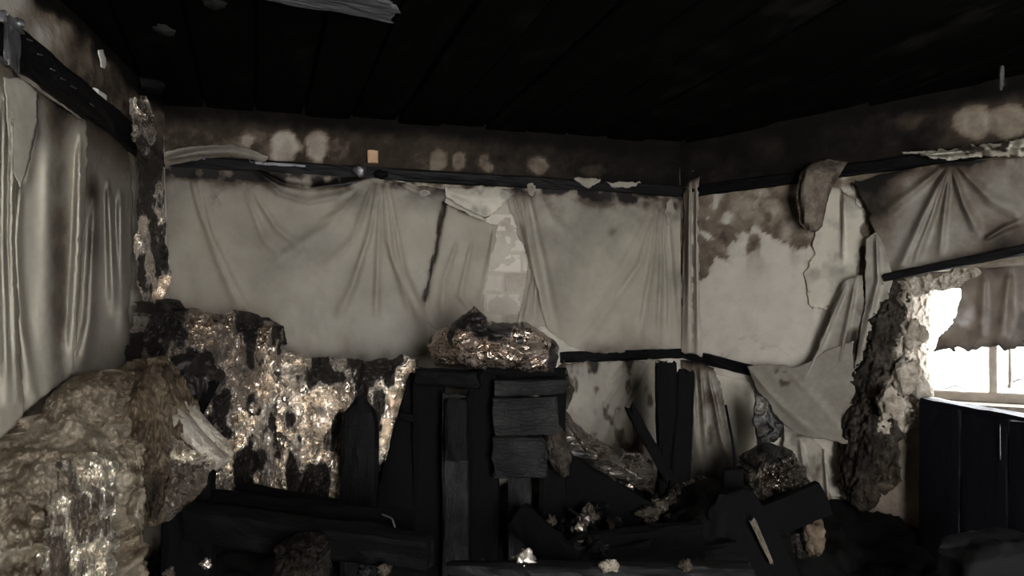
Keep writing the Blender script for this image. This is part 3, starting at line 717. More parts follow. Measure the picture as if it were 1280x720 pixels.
for i, (x, y, sx, sy, lab) in enumerate(((735, 226, 16, 5, 'crumbling pale plaster crust on the long batten near the corner'), (780, 230, 22, 3, 'thin pale plaster ridge on the long batten beside the corner'), (664, 236, 6, 7, 'small pale scrap of lining under the long batten'), (532, 241, 7, 4, 'tiny torn pale scrap beside the dark tear'), (838, 262, 6, 14, 'pale peeling scrap beside the corner strip'))):
    film('plaster_scrap', WB, [[(x-sx, y-sy*.6), (x, y-sy), (x+sx, y-sy*.3)], [(x-sx*.9, y), (x, y), (x+sx, y+sy*.2)], [(x-sx*.5, y+sy), (x-sx*.1, y+sy*1.4), (x+sx*.7, y+sy*.7)]], lab, M_film, 24, 14, .04, [], seed=40+i, dens=.97, rag=3, cat='plaster scrap', thick=.006, soot=lambda S, T, px, py: .22+.3*np.maximum(0, fbm(px*.1, py*.1, 0, 6)))

# ------------------------------------------------------------------ right wall
def soot_fr(S, T, px, py):
    n = fbm(px*.05, py*.05, 0, 111); n2 = fbm(px*.02, py*.02, 0, 112)
    return .42+.14*n2+.55*np.exp(-T/.07)*np.clip(.6+n, 0, 1)+.4*(1-sm(1090, 1140, px+10*n))*(1-sm(.3, .7, T))+.8*sm(.93, 1, T+.03*n)+.25*sm(1200, 1260, px)*sm(.5, .9, T)
film('plastic_sheet', WR, [[(1068, 226), (1120, 214), (1185, 203), (1300, 196)], [(1085, 262), (1130, 255), (1190, 250), (1300, 240)], [(1095, 300), (1140, 300), (1200, 290), (1300, 280)], [(1105, 352), (1150, 340), (1210, 330), (1300, 312)]],
     'grey plastic sheet gathered into fan folds above the window header board', M_film, 130, 90, .045,
     [([(1184, 208), (1150, 280), (1122, 345)], 6, .03), ([(1186, 208), (1165, 270), (1140, 335)], 4, .026), ([(1190, 210), (1205, 255), (1222, 290)], 5, .028), ([(1188, 208), (1180, 270), (1175, 320)], 4, .02), ([(1182, 206), (1140, 240), (1100, 270)], 6, .02), ([(1195, 206), (1240, 250), (1280, 270)], 7, .02), ([(1230, 300), (1255, 285), (1280, 275)], 4, .02)], seed=21, dens=.88, soot=soot_fr, rag=4, edges='lb')
film('plaster_sheet', WR, [[(1022, 238), (1040, 232), (1062, 245), (1078, 262)], [(1025, 275), (1045, 280), (1062, 285), (1080, 300)], [(1010, 330), (1035, 330), (1055, 330), (1076, 335)], [(1008, 380), (1030, 390), (1045, 395), (1062, 385)]],
     'bright peeling tongue of plaster between the brown lump and the grey flap', M_filml, 70, 70, .018, [([(1052, 245), (1054, 330)], 2.5, .012)], seed=22, dens=.98, rag=6, cat='plaster', thick=.006,
     soot=lambda S, T, px, py: .02+.5*np.exp(-T/.05)+.7*gauss(px, py, 1053, 270, 2, 40)+.5*sm(.92, 1, S)+.25*np.maximum(0, fbm(px*.05, py*.05, 0, 8)))
lm = relief('brown_lump', [[(1004, 212, 2.93), (1018, 202, 2.93), (1040, 200, 2.93), (1058, 204, 2.9)], [(1001, 228, 2.92), (1018, 226, 2.92), (1036, 226, 2.9), (1046, 226, 2.9)], [(1000, 250, 2.92), (1016, 252, 2.92), (1028, 252, 2.92), (1034, 252, 2.92)], [(1004, 280, 2.92), (1014, 288, 2.92), (1022, 290, 2.92), (1029, 283, 2.92)]],
     'bulging brown lump of scorched lining hanging over the batten', 'lining lump', M_lump, 44, 50, .06, .06, .012, .06, seed=23, rag=2)
film('pale_lining', WR, [[(1150, 192), (1185, 186), (1230, 180), (1300, 168)], [(1150, 195), (1185, 192), (1230, 188), (1300, 184)], [(1150, 197), (1185, 199), (1230, 196), (1300, 194)]],
     'pale crumpled lining rolled along the batten above the fan folds', M_filml, 80, 16, .05, [([(1150, 194), (1230, 187), (1300, 180)], 5, .04)], wob=.03, wf=.08, seed=24, dens=.97, rag=4, cat='lining', soot=lambda S, T, px, py: .12+.7*sm(.15, .5, fbm(px*.09, py*.14, 0, 12)))
film('lining_strip', WR, [[(1128, 190), (1160, 188), (1190, 194)], [(1130, 192), (1165, 192), (1195, 199)]], 'thin pale lining tail lying on the dark batten', M_film, 30, 6, .05, [], seed=25, dens=.95, rag=2, cat='lining', soot=lambda S, T, px, py: .2+0*S)
# hanging flaps
film('plastic_flap', WR, [[(1056, 352), (1066, 345), (1080, 346)], [(1034, 405), (1055, 410), (1078, 410)], [(1008, 465), (1040, 470), (1070, 475)], [(990, 505), (1025, 540), (1062, 556)]],
     'long grey film flap hanging diagonally beside the crumbling window edge', M_film, 60, 90, .07, [([(1058, 355), (1030, 420), (992, 505)], 4, .02), ([(1070, 350), (1050, 450), (1020, 530)], 5, .015)], seed=26, dens=.93, rag=3,
     soot=lambda S, T, px, py: .24+.6*sm(.45, .8, S)*np.clip(.4+1.3*fbm(px*.06, py*.05, 0, 14), 0, 1)*sm(.1, .4, T))
film('plastic_flap', WR, [[(934, 458), (962, 455), (1000, 458), (1030, 440), (1066, 425)], [(944, 482), (970, 482), (1005, 482), (1035, 470), (1068, 462)], [(962, 512), (985, 512), (1010, 516), (1040, 512), (1068, 508)], [(990, 538), (1005, 544), (1025, 548), (1045, 553), (1064, 556)]],
     'smooth grey film flap with a curled tip hooked on the sloping batten', M_film, 70, 60, .09, [([(936, 460), (970, 500), (1020, 545)], 5, .012), ([(985, 464), (1020, 500), (1055, 540)], 5, .006)], seed=27, dens=.96, rag=2,
     soot=lambda S, T, px, py: .34+.6*gauss(px, py, 978, 472, 12, 10)*np.clip(.4+1.5*fbm(px*.1, py*.1, 0, 15), 0, 1))
film('plastic_flap', WR, [[(1082, 300), (1095, 290), (1112, 330)], [(1082, 350), (1098, 345), (1116, 352)], [(1078, 400), (1090, 400), (1104, 395)], [(1068, 462), (1074, 462), (1080, 455)]],
     'pointed grey film tongue hanging below the end of the header board', M_film, 36, 70, .085, [([(1095, 295), (1098, 350), (1072, 460)], 4, .02)], seed=28, dens=.95, rag=2, soot=lambda S, T, px, py: .2+.2*np.maximum(0, fbm(px*.08, py*.05, 0, 17)))
relief('dark_foil_scrap', [[(942, 490, 2.86), (952, 494, 2.86), (958, 500, 2.86)], [(942, 520, 2.85), (955, 520, 2.85), (972, 522, 2.85)], [(943, 540, 2.85), (958, 542, 2.85), (980, 540, 2.85)], [(948, 556, 2.85), (956, 556, 2.85), (968, 552, 2.85)]],
     'dark scorched foil scrap hanging under the curled grey flap', 'foil', M_foilk, 30, 36, .01, .01, .015, .06, 'ridge', soot=lambda S, T, px, py: .3+0*S, seed=29, rag=3)
film('plastic_flap', WR, [[(978, 538), (1000, 545), (1030, 556)], [(985, 580), (1010, 585), (1034, 590)], [(1000, 630), (1018, 640), (1040, 640)], [(1010, 690), (1030, 695), (1048, 690)]],
     'pale dirty film hanging below the grey flaps down to the mound', M_film, 40, 80, .05, [([(1000, 550), (1020, 690)], 5, .02), ([(1030, 560), (1040, 680)], 3, .02)], seed=30, dens=.95, rag=4, soot=lambda S, T, px, py: .12+.5*np.maximum(0, fbm(px*.06, py*.04, 0, 18)))
# crumbling reveal left of the window
def rubble(rows, label, mat, seed, name='crumbling_plaster', **k):
    return relief(name, rows, label, 'plaster', mat, kind='mix', seed=seed, walls='B', **k)
rubble([[(1082, 358, 2.84), (1110, 350, 2.78), (1138, 348, 2.77)], [(1074, 420, 2.84), (1100, 420, 2.76), (1136, 420, 2.74)], [(1064, 480, 2.85), (1092, 480, 2.75), (1130, 480, 2.72)], [(1052, 540, 2.86), (1082, 545, 2.74), (1128, 530, 2.70)], [(1046, 610, 2.86), (1080, 640, 2.75), (1122, 600, 2.70)]],
       'dark crumbling edge of scorched wall insulation left of the window', M_rubd, 31, nu=60, nv=130, thick=.05, bulge=.03, amp=.035, freq=.045, rag=9, fine=.3, soot=lambda S, T, px, py: .12+.2*np.maximum(0, fbm(px*.04, py*.04, 0, 3)))
rubble([[(1128, 350, 2.74), (1150, 346, 2.82), (1168, 345, 2.90)], [(1130, 400, 2.72), (1148, 400, 2.80), (1164, 405, 2.90)], [(1118, 450, 2.70), (1140, 445, 2.78), (1163, 440, 2.88)], [(1104, 500, 2.68), (1130, 500, 2.74), (1166, 500, 2.82)], [(1098, 545, 2.66), (1120, 540, 2.70), (1160, 530, 2.78)]],
       'daylit broken plaster along the left side of the window opening', M_rub, 32, nu=60, nv=120, thick=.10, bulge=.01, amp=.03, freq=.06, rag=6, fine=.3)
for i, (x, y, r, d, lab) in enumerate(((1140, 420, .05, 2.70, 'upper pale rubble lump stuck on the broken window edge'), (1132, 470, .055, 2.66, 'middle pale rubble lump stuck on the broken window edge'), (1148, 488, .045, 2.68, 'lower pale rubble lump near the window sill'), (1112, 505, .05, 2.60, 'brown-streaked rubble lump at the foot of the broken window edge'))):
    lump('rubble_lump', W(x, y, d), r, M_rub, lab, 'rubble', seed=60+i, amp=.5, sq=(.8, .8, 1.0), n=16)
# window: frame with a mullion, smoked film over the upper half
win = bpy.data.objects.new('window_1', None); col.objects.link(win); tag(win, kind='structure')
def WRp(u, z, o): return np.array([WR.p[0]+WR.e[0]*u-WR.n[0]*o, WR.p[1]+WR.e[1]*u-WR.n[1]*o, z])
win.location = WRp(HU0, HZ0, .15).tolist(); bpy.context.view_layer.update()
fo = (WR.n[0], WR.n[1], 0)
beam('frame', WRp(HU0, HZ0+.02, .17), WRp(HU1, HZ0+.02, .17), .045, .05, M_frame, parent=win, face=fo, amp=.002, jag=0, seed=1)
beam('frame', WRp(HU0, HZ1-.02, .17), WRp(HU1, HZ1-.02, .17), .045, .05, M_frame, parent=win, face=fo, amp=.002, jag=0, seed=2)
beam('frame', WRp(HU0+.02, HZ0, .17), WRp(HU0+.02, HZ1, .17), .045, .05, M_frame, parent=win, face=fo, amp=.002, jag=0, seed=3)
beam('frame', WRp(HU1-.02, HZ0, .17), WRp(HU1-.02, HZ1, .17), .045, .05, M_frame, parent=win, face=fo, amp=.002, jag=0, seed=4)
um = None
for u in np.arange(.9, 1.8, .002):                    # mullion where the photo shows it
    p = WRp(u, 1.2, .17)
    if CX+F*p[0]/p[1] > 1241: um = u; break
beam('mullion', WRp(um, HZ0, .17), WRp(um, HZ1, .17), .028, .04, M_frame, parent=win, face=fo, amp=.002, jag=0, seed=5)
beam('mullion', WRp(um+.055, HZ0+.06, .17), WRp(um+.055, HZ1, .17), .010, .03, M_frame, parent=win, face=fo, amp=.002, jag=0, seed=6)
WW = Wall(ext(tuple(CR), tuple(-WR.n), .08), ext(tuple(WR.q), tuple(-WR.n), .08))
film('smoked_film', WW, [[(1176, 342), (1240, 332), (1310, 318)], [(1203, 370), (1245, 368), (1310, 362)], [(1186, 410), (1240, 404), (1310, 402)], [(1166, 437), (1240, 436), (1310, 432)]],
     'brown smoke-stained film hanging over the upper half of the window', M_stain, 80, 60, .0, [([(1230, 345), (1225, 430)], 8, .01), ([(1262, 340), (1250, 430)], 8, .012)], seed=33, dens=.94, rag=6, edges='lb',
     soot=lambda S, T, px, py: .1+.45*np.maximum(0, fbm(px*.04, py*.03, 0, 20))+.3*np.exp(-T/.1)+.3*sm(.9, 1, T)-.2*gauss(px, py, 1215, 400, 8, 20))
head_o = beam('header_board', W(1106, 347, 2.74), W(1310, 306, 2.36), .034, .05, M_beam, 'charred header board jutting out above the window', 'board', seed=34, amp=.004, segs=30)
relief('flaking_plaster', [[(1134, 350, 2.735), (1180, 340, 2.68), (1222, 330, 2.62)], [(1134, 362, 2.74), (1178, 352, 2.69), (1222, 344, 2.63)], [(1138, 372, 2.75), (1172, 366, 2.70), (1205, 354, 2.66)]],
     None, None, M_rub, 60, 24, .03, .01, .02, .09, 'mix', rag=6, seed=35, fine=.3, walls='', parent=head_o)['label'] = 'flaking white plaster'
# blue-black board panel under the window
pan = bpy.data.objects.new('board_panel', None); col.objects.link(pan); tag(pan, 'blue-black charred board panel under the bright window', 'panel')
q0, q1 = W(1150, 600, 2.62), W(1330, 600, 2.18)
pan.location = (q0[0], q0[1], 0); bpy.context.view_layer.update()
e = (q1-q0); e[2] = 0; eL = np.linalg.norm(e); e /= eL; fn = (e[1], -e[0], 0)
nb = 3
for i in range(nb):
    cA = q0+e*eL*(i+.5)/nb; yt = 497+(521-497)*((CX+F*cA[0]/cA[1])-1163)/117
    beam('board', (cA[0], cA[1], 0), (cA[0], cA[1], CZ+(HY-yt)/F*cA[1]-.012), eL/nb-.006, .03, M_panel, parent=pan, face=fn, amp=.0025, jag=.004, seed=70+i)
beam('top_rail', W(1160, 499, 2.60), W(1330, 531.5, 2.18), .018, .09, M_panel, parent=pan, face=fn, amp=.003, jag=0, seed=75)
tube('wire', [W(1250, 530, 2.33), W(1250.5, 575, 2.33)], .0018, M_steel, 'thin pale wire hanging on the blue-black panel', 'wire', n=6)
# outside bits seen through the gap
pts = [WRp(um+.1+math.cos(a)*.07, HZ0+.04+math.sin(a)*.05, .35+.03*math.sin(2*a)) for a in np.linspace(0, 3.2, 9)]
tube('bent_wire', pts, .006, M_steel, 'bent grey wire hoop outside the window above the sill', 'wire', n=8)
pts = [WRp(um-.2+.05*i, HZ0+.03+.02*math.sin(i*1.7), .36) for i in range(5)]
tube('twig', pts, .005, M_steel, 'crooked grey twig outside the window above the sill', 'twig', n=8, taper=.5)
relief('plastic_bag', [[(1205, 690, 2.0), (1240, 680, 2.0), (1300, 672, 2.0)], [(1200, 705, 1.95), (1240, 700, 1.93), (1300, 690, 1.93)], [(1195, 760, 1.95), (1240, 760, 1.93), (1300, 760, 1.93)]],
       'dull grey sheet lying at the foot of the blue-black panel', 'sheet', M_dull, 40, 30, .15, .04, .01, .03, seed=36)

# ------------------------------------------------------------------ ceiling remains
def cp(x, y, off=0.03):
    z = HC-off; d = (z-CZ)*F/(HY-y); return W(x, y, d)
g0, g1 = cp(300, -22, .06), cp(490, 14, .06)
sl = bpy.data.objects.new('slate_strip', None); col.objects.link(sl); tag(sl, 'grey ribbed strip of roofing sheet hanging under the charred ceiling', 'roofing strip')
sl.location = g0.tolist(); bpy.context.view_layer.update()
ev = (g1-g0)/np.linalg.norm(g1-g0); sv = np.cross(ev, [0, 0, 1])
for i in range(5):
    o_ = sv*(i-2)*.022
    beam('rib', g0-ev*.3+o_, g1+o_*1.0+ev*random.uniform(-.02, .02), .026, .014, M_grey, parent=sl, face=(0, 0, -1), amp=.003, jag=.02, seed=80+i, segs=30)
beam('ceiling_bracket', W(172, 106, 2.55), W(200, 108, 2.6), .05, .06, M_char, 'short black bracket block under the ceiling above the corner foil', 'block', seed=90, amp=.008)
for i, (x, y, rx, ry, lab) in enumerate(((1252, 92, .009, .045, 'pale flake dangling from the ceiling near the window wall'), (205, 38, .03, .012, 'small grey flake under the ceiling beside the slanting wall batten'), (268, 4, .03, .008, 'tiny bright flake on the ceiling beside the roofing strip'))):
    lump('ash_flake', cp(x, y, .035), 1, M_flake if i else M_grey, lab, 'flake', seed=95+i, sq=(rx, rx, ry if ry > rx else .008), amp=.4, n=10)

# ------------------------------------------------------------------ foil
relief('foil_strip', [[(163, 122, 2.60), (172, 119, 2.60), (184, 121, 2.60)], [(165, 160, 2.62), (180, 160, 2.60), (195, 165, 2.62)], [(172, 200, 2.66), (184, 200, 2.64), (200, 205, 2.66)], [(172, 260, 2.66), (186, 260, 2.63), (205, 262, 2.66)], [(168, 310, 2.62), (188, 312, 2.6), (210, 315, 2.62)], [(172, 350, 2.60), (190, 352, 2.58), (215, 345, 2.6)], [(182, 382, 2.60), (192, 386, 2.6), (203, 378, 2.6)]],
     'long twisted strip of scorched foil hanging down the wall corner', 'foil', M_foil, 34, 120, .012, .0, .055, .040, 'ridge', rag=4, smooth=False, seed=41, stretch=(1, .6), extra=lambda S, T, px, py: .03*np.sin(S*7+T*6),
     soot=lambda S, T, px, py: .5*sm(0, .5, fbm(px*.06, py*.03, 0, 33))-.15)
relief('foil_heap', [[(170, 372, 2.55), (188, 384, 2.55), (206, 374, 2.55), (226, 388, 2.55), (252, 384, 2.58), (272, 394, 2.58), (300, 388, 2.6), (322, 396, 2.6), (341, 412, 2.62)], [(165, 410, 2.50), (205, 400, 2.48), (250, 408, 2.50), (300, 410, 2.52), (345, 425, 2.56)], [(160, 445, 2.44), (205, 440, 2.40), (255, 445, 2.42), (300, 450, 2.46), (344, 450, 2.54)], [(165, 490, 2.42), (205, 500, 2.38), (250, 505, 2.40), (300, 490, 2.46), (342, 480, 2.54)], [(175, 560, 2.46), (210, 570, 2.44), (250, 570, 2.44), (300, 540, 2.5), (340, 520, 2.56)]],
     'bulky heap of sooty crumpled foil in the wall corner', 'foil', M_foild, 100, 90, .18, .06, .11, .021, 'ridge', rag=9, seed=42, smooth=False, fine=.10, soot=lambda S, T, px, py: .16-.35*gauss(px, py, 225, 408, 28, 16)-.3*gauss(px, py, 305, 405, 26, 14)-.3*gauss(px, py, 325, 430, 14, 22))
relief('foil_curtain', [[(268, 455, 2.52), (300, 425, 2.5), (345, 418, 2.52)], [(262, 500, 2.50), (300, 500, 2.47), (344, 500, 2.5)], [(258, 545, 2.5), (300, 550, 2.46), (346, 560, 2.5)], [(262, 605, 2.5), (305, 610, 2.46), (350, 610, 2.5)], [(268, 650, 2.5), (312, 655, 2.47), (352, 645, 2.5)]],
     'bright crumpled foil hanging in vertical folds beside the insulation', 'foil', M_foil, 60, 90, .015, .03, .10, .030, 'ridge', rag=7, seed=43, smooth=False, stretch=(1.6, .5), fine=.06, soot=lambda S, T, px, py: .1-.25*gauss(px, py, 325, 450, 14, 40)+.3*gauss(px, py, 330, 560, 8, 50))
relief('foil_curtain', [[(335, 436, 2.68), (380, 444, 2.68), (430, 450, 2.7), (480, 448, 2.7), (524, 446, 2.7)], [(338, 475, 2.62), (380, 470, 2.6), (430, 475, 2.62), (480, 470, 2.64), (525, 480, 2.66)], [(342, 540, 2.6), (385, 540, 2.56), (430, 540, 2.6), (475, 540, 2.64), (512, 545, 2.68)], [(345, 590, 2.6), (385, 595, 2.56), (430, 595, 2.6), (470, 600, 2.66), (495, 600, 2.7)], [(350, 640, 2.6), (390, 650, 2.56), (430, 645, 2.6), (460, 650, 2.68), (482, 655, 2.7)]],
     'wide soot-blotched foil curtain hanging behind the round-topped charred board', 'foil', M_foil, 110, 100, .015, .03, .09, .024, 'ridge', rag=6, seed=44, smooth=False, stretch=(1.4, .65), fine=.06,
     extra=lambda S, T, px, py: folds(px, py, [([(395, 500), (375, 560), (355, 640)], 9, .03), ([(390, 500), (405, 570), (425, 640)], 9, .035), ([(420, 450), (405, 480)], 10, .03)]),
     soot=lambda S, T, px, py: .16*np.exp(-T/.1)+.3*gauss(px, py, 400, 470, 50, 12)+.3*gauss(px, py, 368, 590, 10, 50)-.6*sm(476, 490, px)*sm(470, 500, py)-.2*gauss(px, py, 435, 480, 14, 18))
bundle_o = relief('foil_bundle', [[(540, 418, 2.60), (570, 402, 2.60), (593, 383, 2.60), (612, 402, 2.6), (660, 404, 2.6), (690, 422, 2.6)], [(535, 432, 2.54), (575, 420, 2.5), (600, 415, 2.5), (640, 416, 2.5), (670, 420, 2.52), (696, 434, 2.56)], [(538, 446, 2.52), (575, 445, 2.47), (600, 440, 2.46), (640, 440, 2.46), (675, 445, 2.48), (697, 450, 2.54)], [(545, 458, 2.56), (580, 460, 2.52), (610, 460, 2.5), (640, 462, 2.5), (670, 464, 2.52), (694, 466, 2.56)]],
     'glossy bronze foil bundle with a pointed tip on top of the charred frame', 'foil', M_foilb, 130, 60, .22, .07, .06, .022, 'ridge', rag=3, seed=45, stretch=(.8, 1.6), soot=lambda S, T, px, py: .12+.35*gauss(px, py, 590, 400, 14, 16))
tube('pointed_tip', [W(598, 416, 2.50), W(595, 402, 2.52), W(593, 392, 2.54), W(592.5, 383, 2.55)], .046, M_foilb, parent=bundle_o, n=14, taper=.06)
relief('foil_ribbon', [[(700, 510, 2.70), (712, 520, 2.70), (740, 548, 2.72), (780, 560, 2.76), (815, 575, 2.8)], [(698, 530, 2.66), (712, 545, 2.66), (745, 568, 2.68), (785, 585, 2.72), (822, 595, 2.78)], [(690, 556, 2.68), (708, 570, 2.68), (748, 592, 2.7), (785, 605, 2.74), (820, 622, 2.8)]],
     'dark glossy foil ribbon curving down to the tall charred posts', 'foil', M_foilk, 110, 44, .03, .03, .04, .022, 'ridge', rag=4, seed=46, stretch=(.7, 1.4), extra=lambda S, T, px, py: folds(px, py, [([(705, 520), (735, 562), (790, 590), (815, 606)], 5, .04)]), soot=lambda S, T, px, py: .06+0*S)
relief('pale_foil_sheet', [[(730, 580, 2.78), (755, 590, 2.78), (790, 605, 2.78)], [(740, 600, 2.76), (765, 610, 2.76), (795, 622, 2.76)], [(760, 625, 2.76), (785, 632, 2.76), (800, 636, 2.76)]],
     'pale crumpled foil patch below the dark glossy ribbon', 'foil', M_foild, 34, 26, .012, .01, .03, .05, 'ridge', rag=4, smooth=False, seed=47)
relief('foil_heap', [[(940, 578, 2.66), (965, 560, 2.66), (990, 562, 2.66), (1010, 590, 2.66)], [(930, 600, 2.60), (962, 585, 2.57), (990, 590, 2.57), (1018, 615, 2.6)], [(925, 625, 2.58), (960, 620, 2.54), (995, 625, 2.54), (1025, 640, 2.58)], [(930, 660, 2.6), (960, 665, 2.56), (995, 670, 2.56), (1022, 668, 2.6)]],
     'rounded heap of black glossy foil behind the leaning stump boards', 'foil', M_foilk, 60, 46, .2, .07, .07, .05, 'ridge', rag=5, smooth=False, seed=48, soot=lambda S, T, px, py: .18-.35*gauss(px, py, 965, 600, 14, 22)-.25*gauss(px, py, 990, 575, 16, 12))
relief('foil_scrap', [[(978, 668, 2.5), (1000, 662, 2.5), (1018, 672, 2.5)], [(980, 685, 2.48), (1000, 684, 2.47), (1022, 690, 2.48)], [(990, 698, 2.5), (1005, 700, 2.5), (1020, 698, 2.5)]],
     'small crumpled foil scrap at the foot of the hanging pale film', 'foil', M_foild, 24, 18, .03, .02, .03, .06, 'ridge', rag=4, smooth=False, seed=49)
relief('foil_debris', [[(820, 625, 2.72), (850, 600, 2.72), (880, 600, 2.72), (905, 612, 2.72)], [(815, 640, 2.66), (850, 625, 2.66), (880, 622, 2.66), (910, 630, 2.68)], [(812, 660, 2.62), (850, 655, 2.6), (880, 655, 2.6), (912, 655, 2.62)]],
     'low drift of shiny burnt foil at the foot of the tall posts', 'foil', M_foilk, 60, 30, .12, .04, .06, .06, 'ridge', rag=5, smooth=False, seed=50, soot=lambda S, T, px, py: .1+0*S)

# ------------------------------------------------------------------ insulation at the left
slab_o = relief('insulation_slab', [[(-40, 560, 1.62), (0, 545, 1.64), (60, 520, 1.72), (120, 508, 1.78), (140, 516, 1.8)], [(-40, 590, 1.50), (0, 580, 1.50), (60, 566, 1.56), (110, 560, 1.62), (138, 566, 1.68)], [(-40, 640, 1.46), (0, 630, 1.46), (60, 625, 1.5), (105, 615, 1.55), (137, 610, 1.62)], [(-40, 700, 1.45), (0, 690, 1.45), (60, 690, 1.48), (105, 680, 1.53), (136, 680, 1.6)], [(-40, 780, 1.45), (0, 780, 1.45), (60, 780, 1.48), (105, 780, 1.53), (136, 780, 1.6)]],
     'big slab of dirty cream mineral wool with foil facing under the pale sheets', 'insulation', M_wool, 140, 140, .22, .03, .045, .026, 'puff', rag=12, seed=51, fine=.15, soot=lambda S, T, px, py: .10*fbm(px*.03, py*.03, 0, 3)-.08)
relief('foil_facing', [[(64, 578, 1.475), (95, 574, 1.50), (134, 570, 1.565)], [(60, 640, 1.41), (95, 640, 1.445), (135, 640, 1.535)], [(50, 690, 1.385), (95, 690, 1.425), (135, 690, 1.52)], [(40, 780, 1.385), (95, 780, 1.425), (135, 780, 1.52)]],
     None, None, M_foill, 60, 90, .05, .01, .05, .03, 'ridge', rag=10, seed=52, stretch=(1.6, .5), fine=.10, smooth=False, parent=slab_o, soot=lambda S, T, px, py: .5*sm(.0, .4, fbm(px*.05, py*.02, 0, 44)))['label'] = 'torn bright foil facing'
relief('wool_lump', [[(55, 500, 1.82), (80, 478, 1.84), (115, 462, 1.88), (145, 468, 1.9)], [(54, 515, 1.76), (85, 498, 1.75), (115, 485, 1.78), (148, 490, 1.84)], [(60, 532, 1.74), (85, 525, 1.72), (115, 520, 1.75), (140, 520, 1.8)], [(75, 545, 1.76), (90, 545, 1.74), (110, 545, 1.76), (130, 540, 1.8)]],
     'rounded mineral wool lump lying on top of the big slab', 'insulation', M_wool, 90, 70, .16, .06, .035, .04, 'puff', rag=4, seed=53, fine=.2, soot=lambda S, T, px, py: .05+0*S)
drape_o = relief('insulation_drape', [[(140, 470, 2.02), (165, 445, 2.06), (200, 450, 2.08), (222, 500, 2.06)], [(135, 520, 1.92), (165, 510, 1.90), (205, 520, 1.92), (240, 540, 1.98)], [(132, 580, 1.88), (165, 575, 1.84), (205, 580, 1.85), (255, 575, 1.94)], [(140, 625, 1.88), (170, 630, 1.84), (205, 625, 1.85), (245, 600, 1.92)], [(160, 650, 1.90), (180, 660, 1.87), (200, 655, 1.88), (225, 632, 1.9)]],
     'brown scorched wool drape sagging between the slab and the foil curtain', 'insulation', M_woold, 120, 120, .14, .05, .055, .026, 'puff', rag=8, seed=54, stretch=(1.3, .7), fine=.25,
     extra=lambda S, T, px, py: folds(px, py, [([(165, 460), (158, 520), (140, 590)], 10, .03), ([(180, 470), (195, 540), (200, 640)], 10, .03)]), soot=lambda S, T, px, py: -.1+.3*gauss(px, py, 195, 610, 26, 40)+.25*gauss(px, py, 170, 470, 20, 20))
# pale rolled edge pointing at the foil curtain
relief('wool_roll', [[(205, 500, 2.0), (222, 505, 2.0), (250, 535, 1.98), (278, 565, 1.96)], [(204, 515, 1.95), (220, 522, 1.94), (245, 552, 1.92), (282, 577, 1.92)], [(206, 530, 1.95), (218, 540, 1.94), (240, 566, 1.92), (270, 588, 1.92)]],
     None, None, M_rub, 70, 34, .10, .05, .012, .05, rag=2, seed=55, fine=.2, parent=drape_o, soot=lambda S, T, px, py: -.1+0*S)['label'] = 'pale stiff rolled edge'
relief('foil_edge', [[(208, 548, 1.80), (232, 560, 1.82), (272, 580, 1.88)], [(212, 590, 1.755), (234, 592, 1.77), (262, 592, 1.84)], [(204, 625, 1.75), (222, 625, 1.76), (246, 612, 1.81)], [(196, 655, 1.77), (208, 650, 1.78), (226, 636, 1.82)]],
     None, None, M_foill, 40, 50, .05, .015, .045, .05, 'ridge', rag=7, seed=56, fine=.1, smooth=False, parent=drape_o, soot=lambda S, T, px, py: .4*sm(-.1, .3, fbm(px*.06, py*.06, 0, 46)))['label'] = 'crinkled foil lining'
lump('foil_scrap', W(155, 605, 1.80), .035, M_foill, 'small bright foil scrap tucked under the brown wool drape', 'foil', seed=57, sq=(.6, .5, 1.2), amp=.6)
relief('sooty_wool_cushion', [[(200, 455, 2.32), (225, 440, 2.32), (262, 448, 2.34)], [(195, 480, 2.26), (228, 470, 2.24), (268, 475, 2.28)], [(205, 505, 2.28), (230, 505, 2.26), (258, 505, 2.3)]],
     'dark rounded wool cushion under the corner foil heap', 'insulation', M_foild, 60, 44, .15, .06, .03, .04, 'ridge', rag=4, seed=58, soot=lambda S, T, px, py: .45+0*S)

# ------------------------------------------------------------------ debris heap and charred timber
n1, n2 = 150, 110
xs = np.linspace(-1.35, 1.75, n1); ys = np.linspace(1.25, 3.55, n2)
X, Y = np.meshgrid(xs, ys)
Hh = .10+.42*sm(1.6, 2.9, Y)+.07*fbm(X*2.2, Y*2.2, 0, 61)+.05*fbm(X*8, Y*8, 0, 63)+.05*ridged(X*5, Y*5, 65, 3)
Hh = np.maximum(Hh, .01)
def inside(X, Y, m=.03):
    k = np.ones_like(X, bool)
    for wl_ in (WB, WL, WR): k &= ((X-wl_.p[0])*wl_.n[0]+(Y-wl_.p[1])*wl_.n[1]) > m
    return k
ok = inside(X, Y); idx = -np.ones(X.shape, int); V = []; f = []
for j in range(n2):
    for i in range(n1):
        if ok[j, i]: idx[j, i] = len(V); V.append((X[j, i], Y[j, i], Hh[j, i]))
nt_ = len(V)
V += [(x, y, 0) for x, y, z in V]
for j in range(n2-1):
    for i in range(n1-1):
        q = (idx[j, i], idx[j, i+1], idx[j+1, i+1], idx[j+1, i])
        if min(q) >= 0: f.append(q); f.append(tuple(a+nt_ for a in q[::-1]))
ec = {}
for q in f[::2]:
    for a, b in zip(q, q[1:]+q[:1]): ec[(a, b)] = 1
for (a, b) in list(ec):
    if (b, a) not in ec: f.append((b, a, a+nt_, b+nt_))
tag(mesh_obj('debris_heap', V, f, M_heap, None, {'soot': np.zeros(len(V))}), 'black heap of ash and burnt debris covering the floor', 'debris', kind='stuff')

def post(x, ytop, d, wpx, th, label, mat=M_char, xb=None, **k):
    a = floor_pt(x if xb is None else xb, ytop, d); return beam('charred_post', a, W(x, ytop, d), wpx/F*d, th, mat, label, 'post', **k)
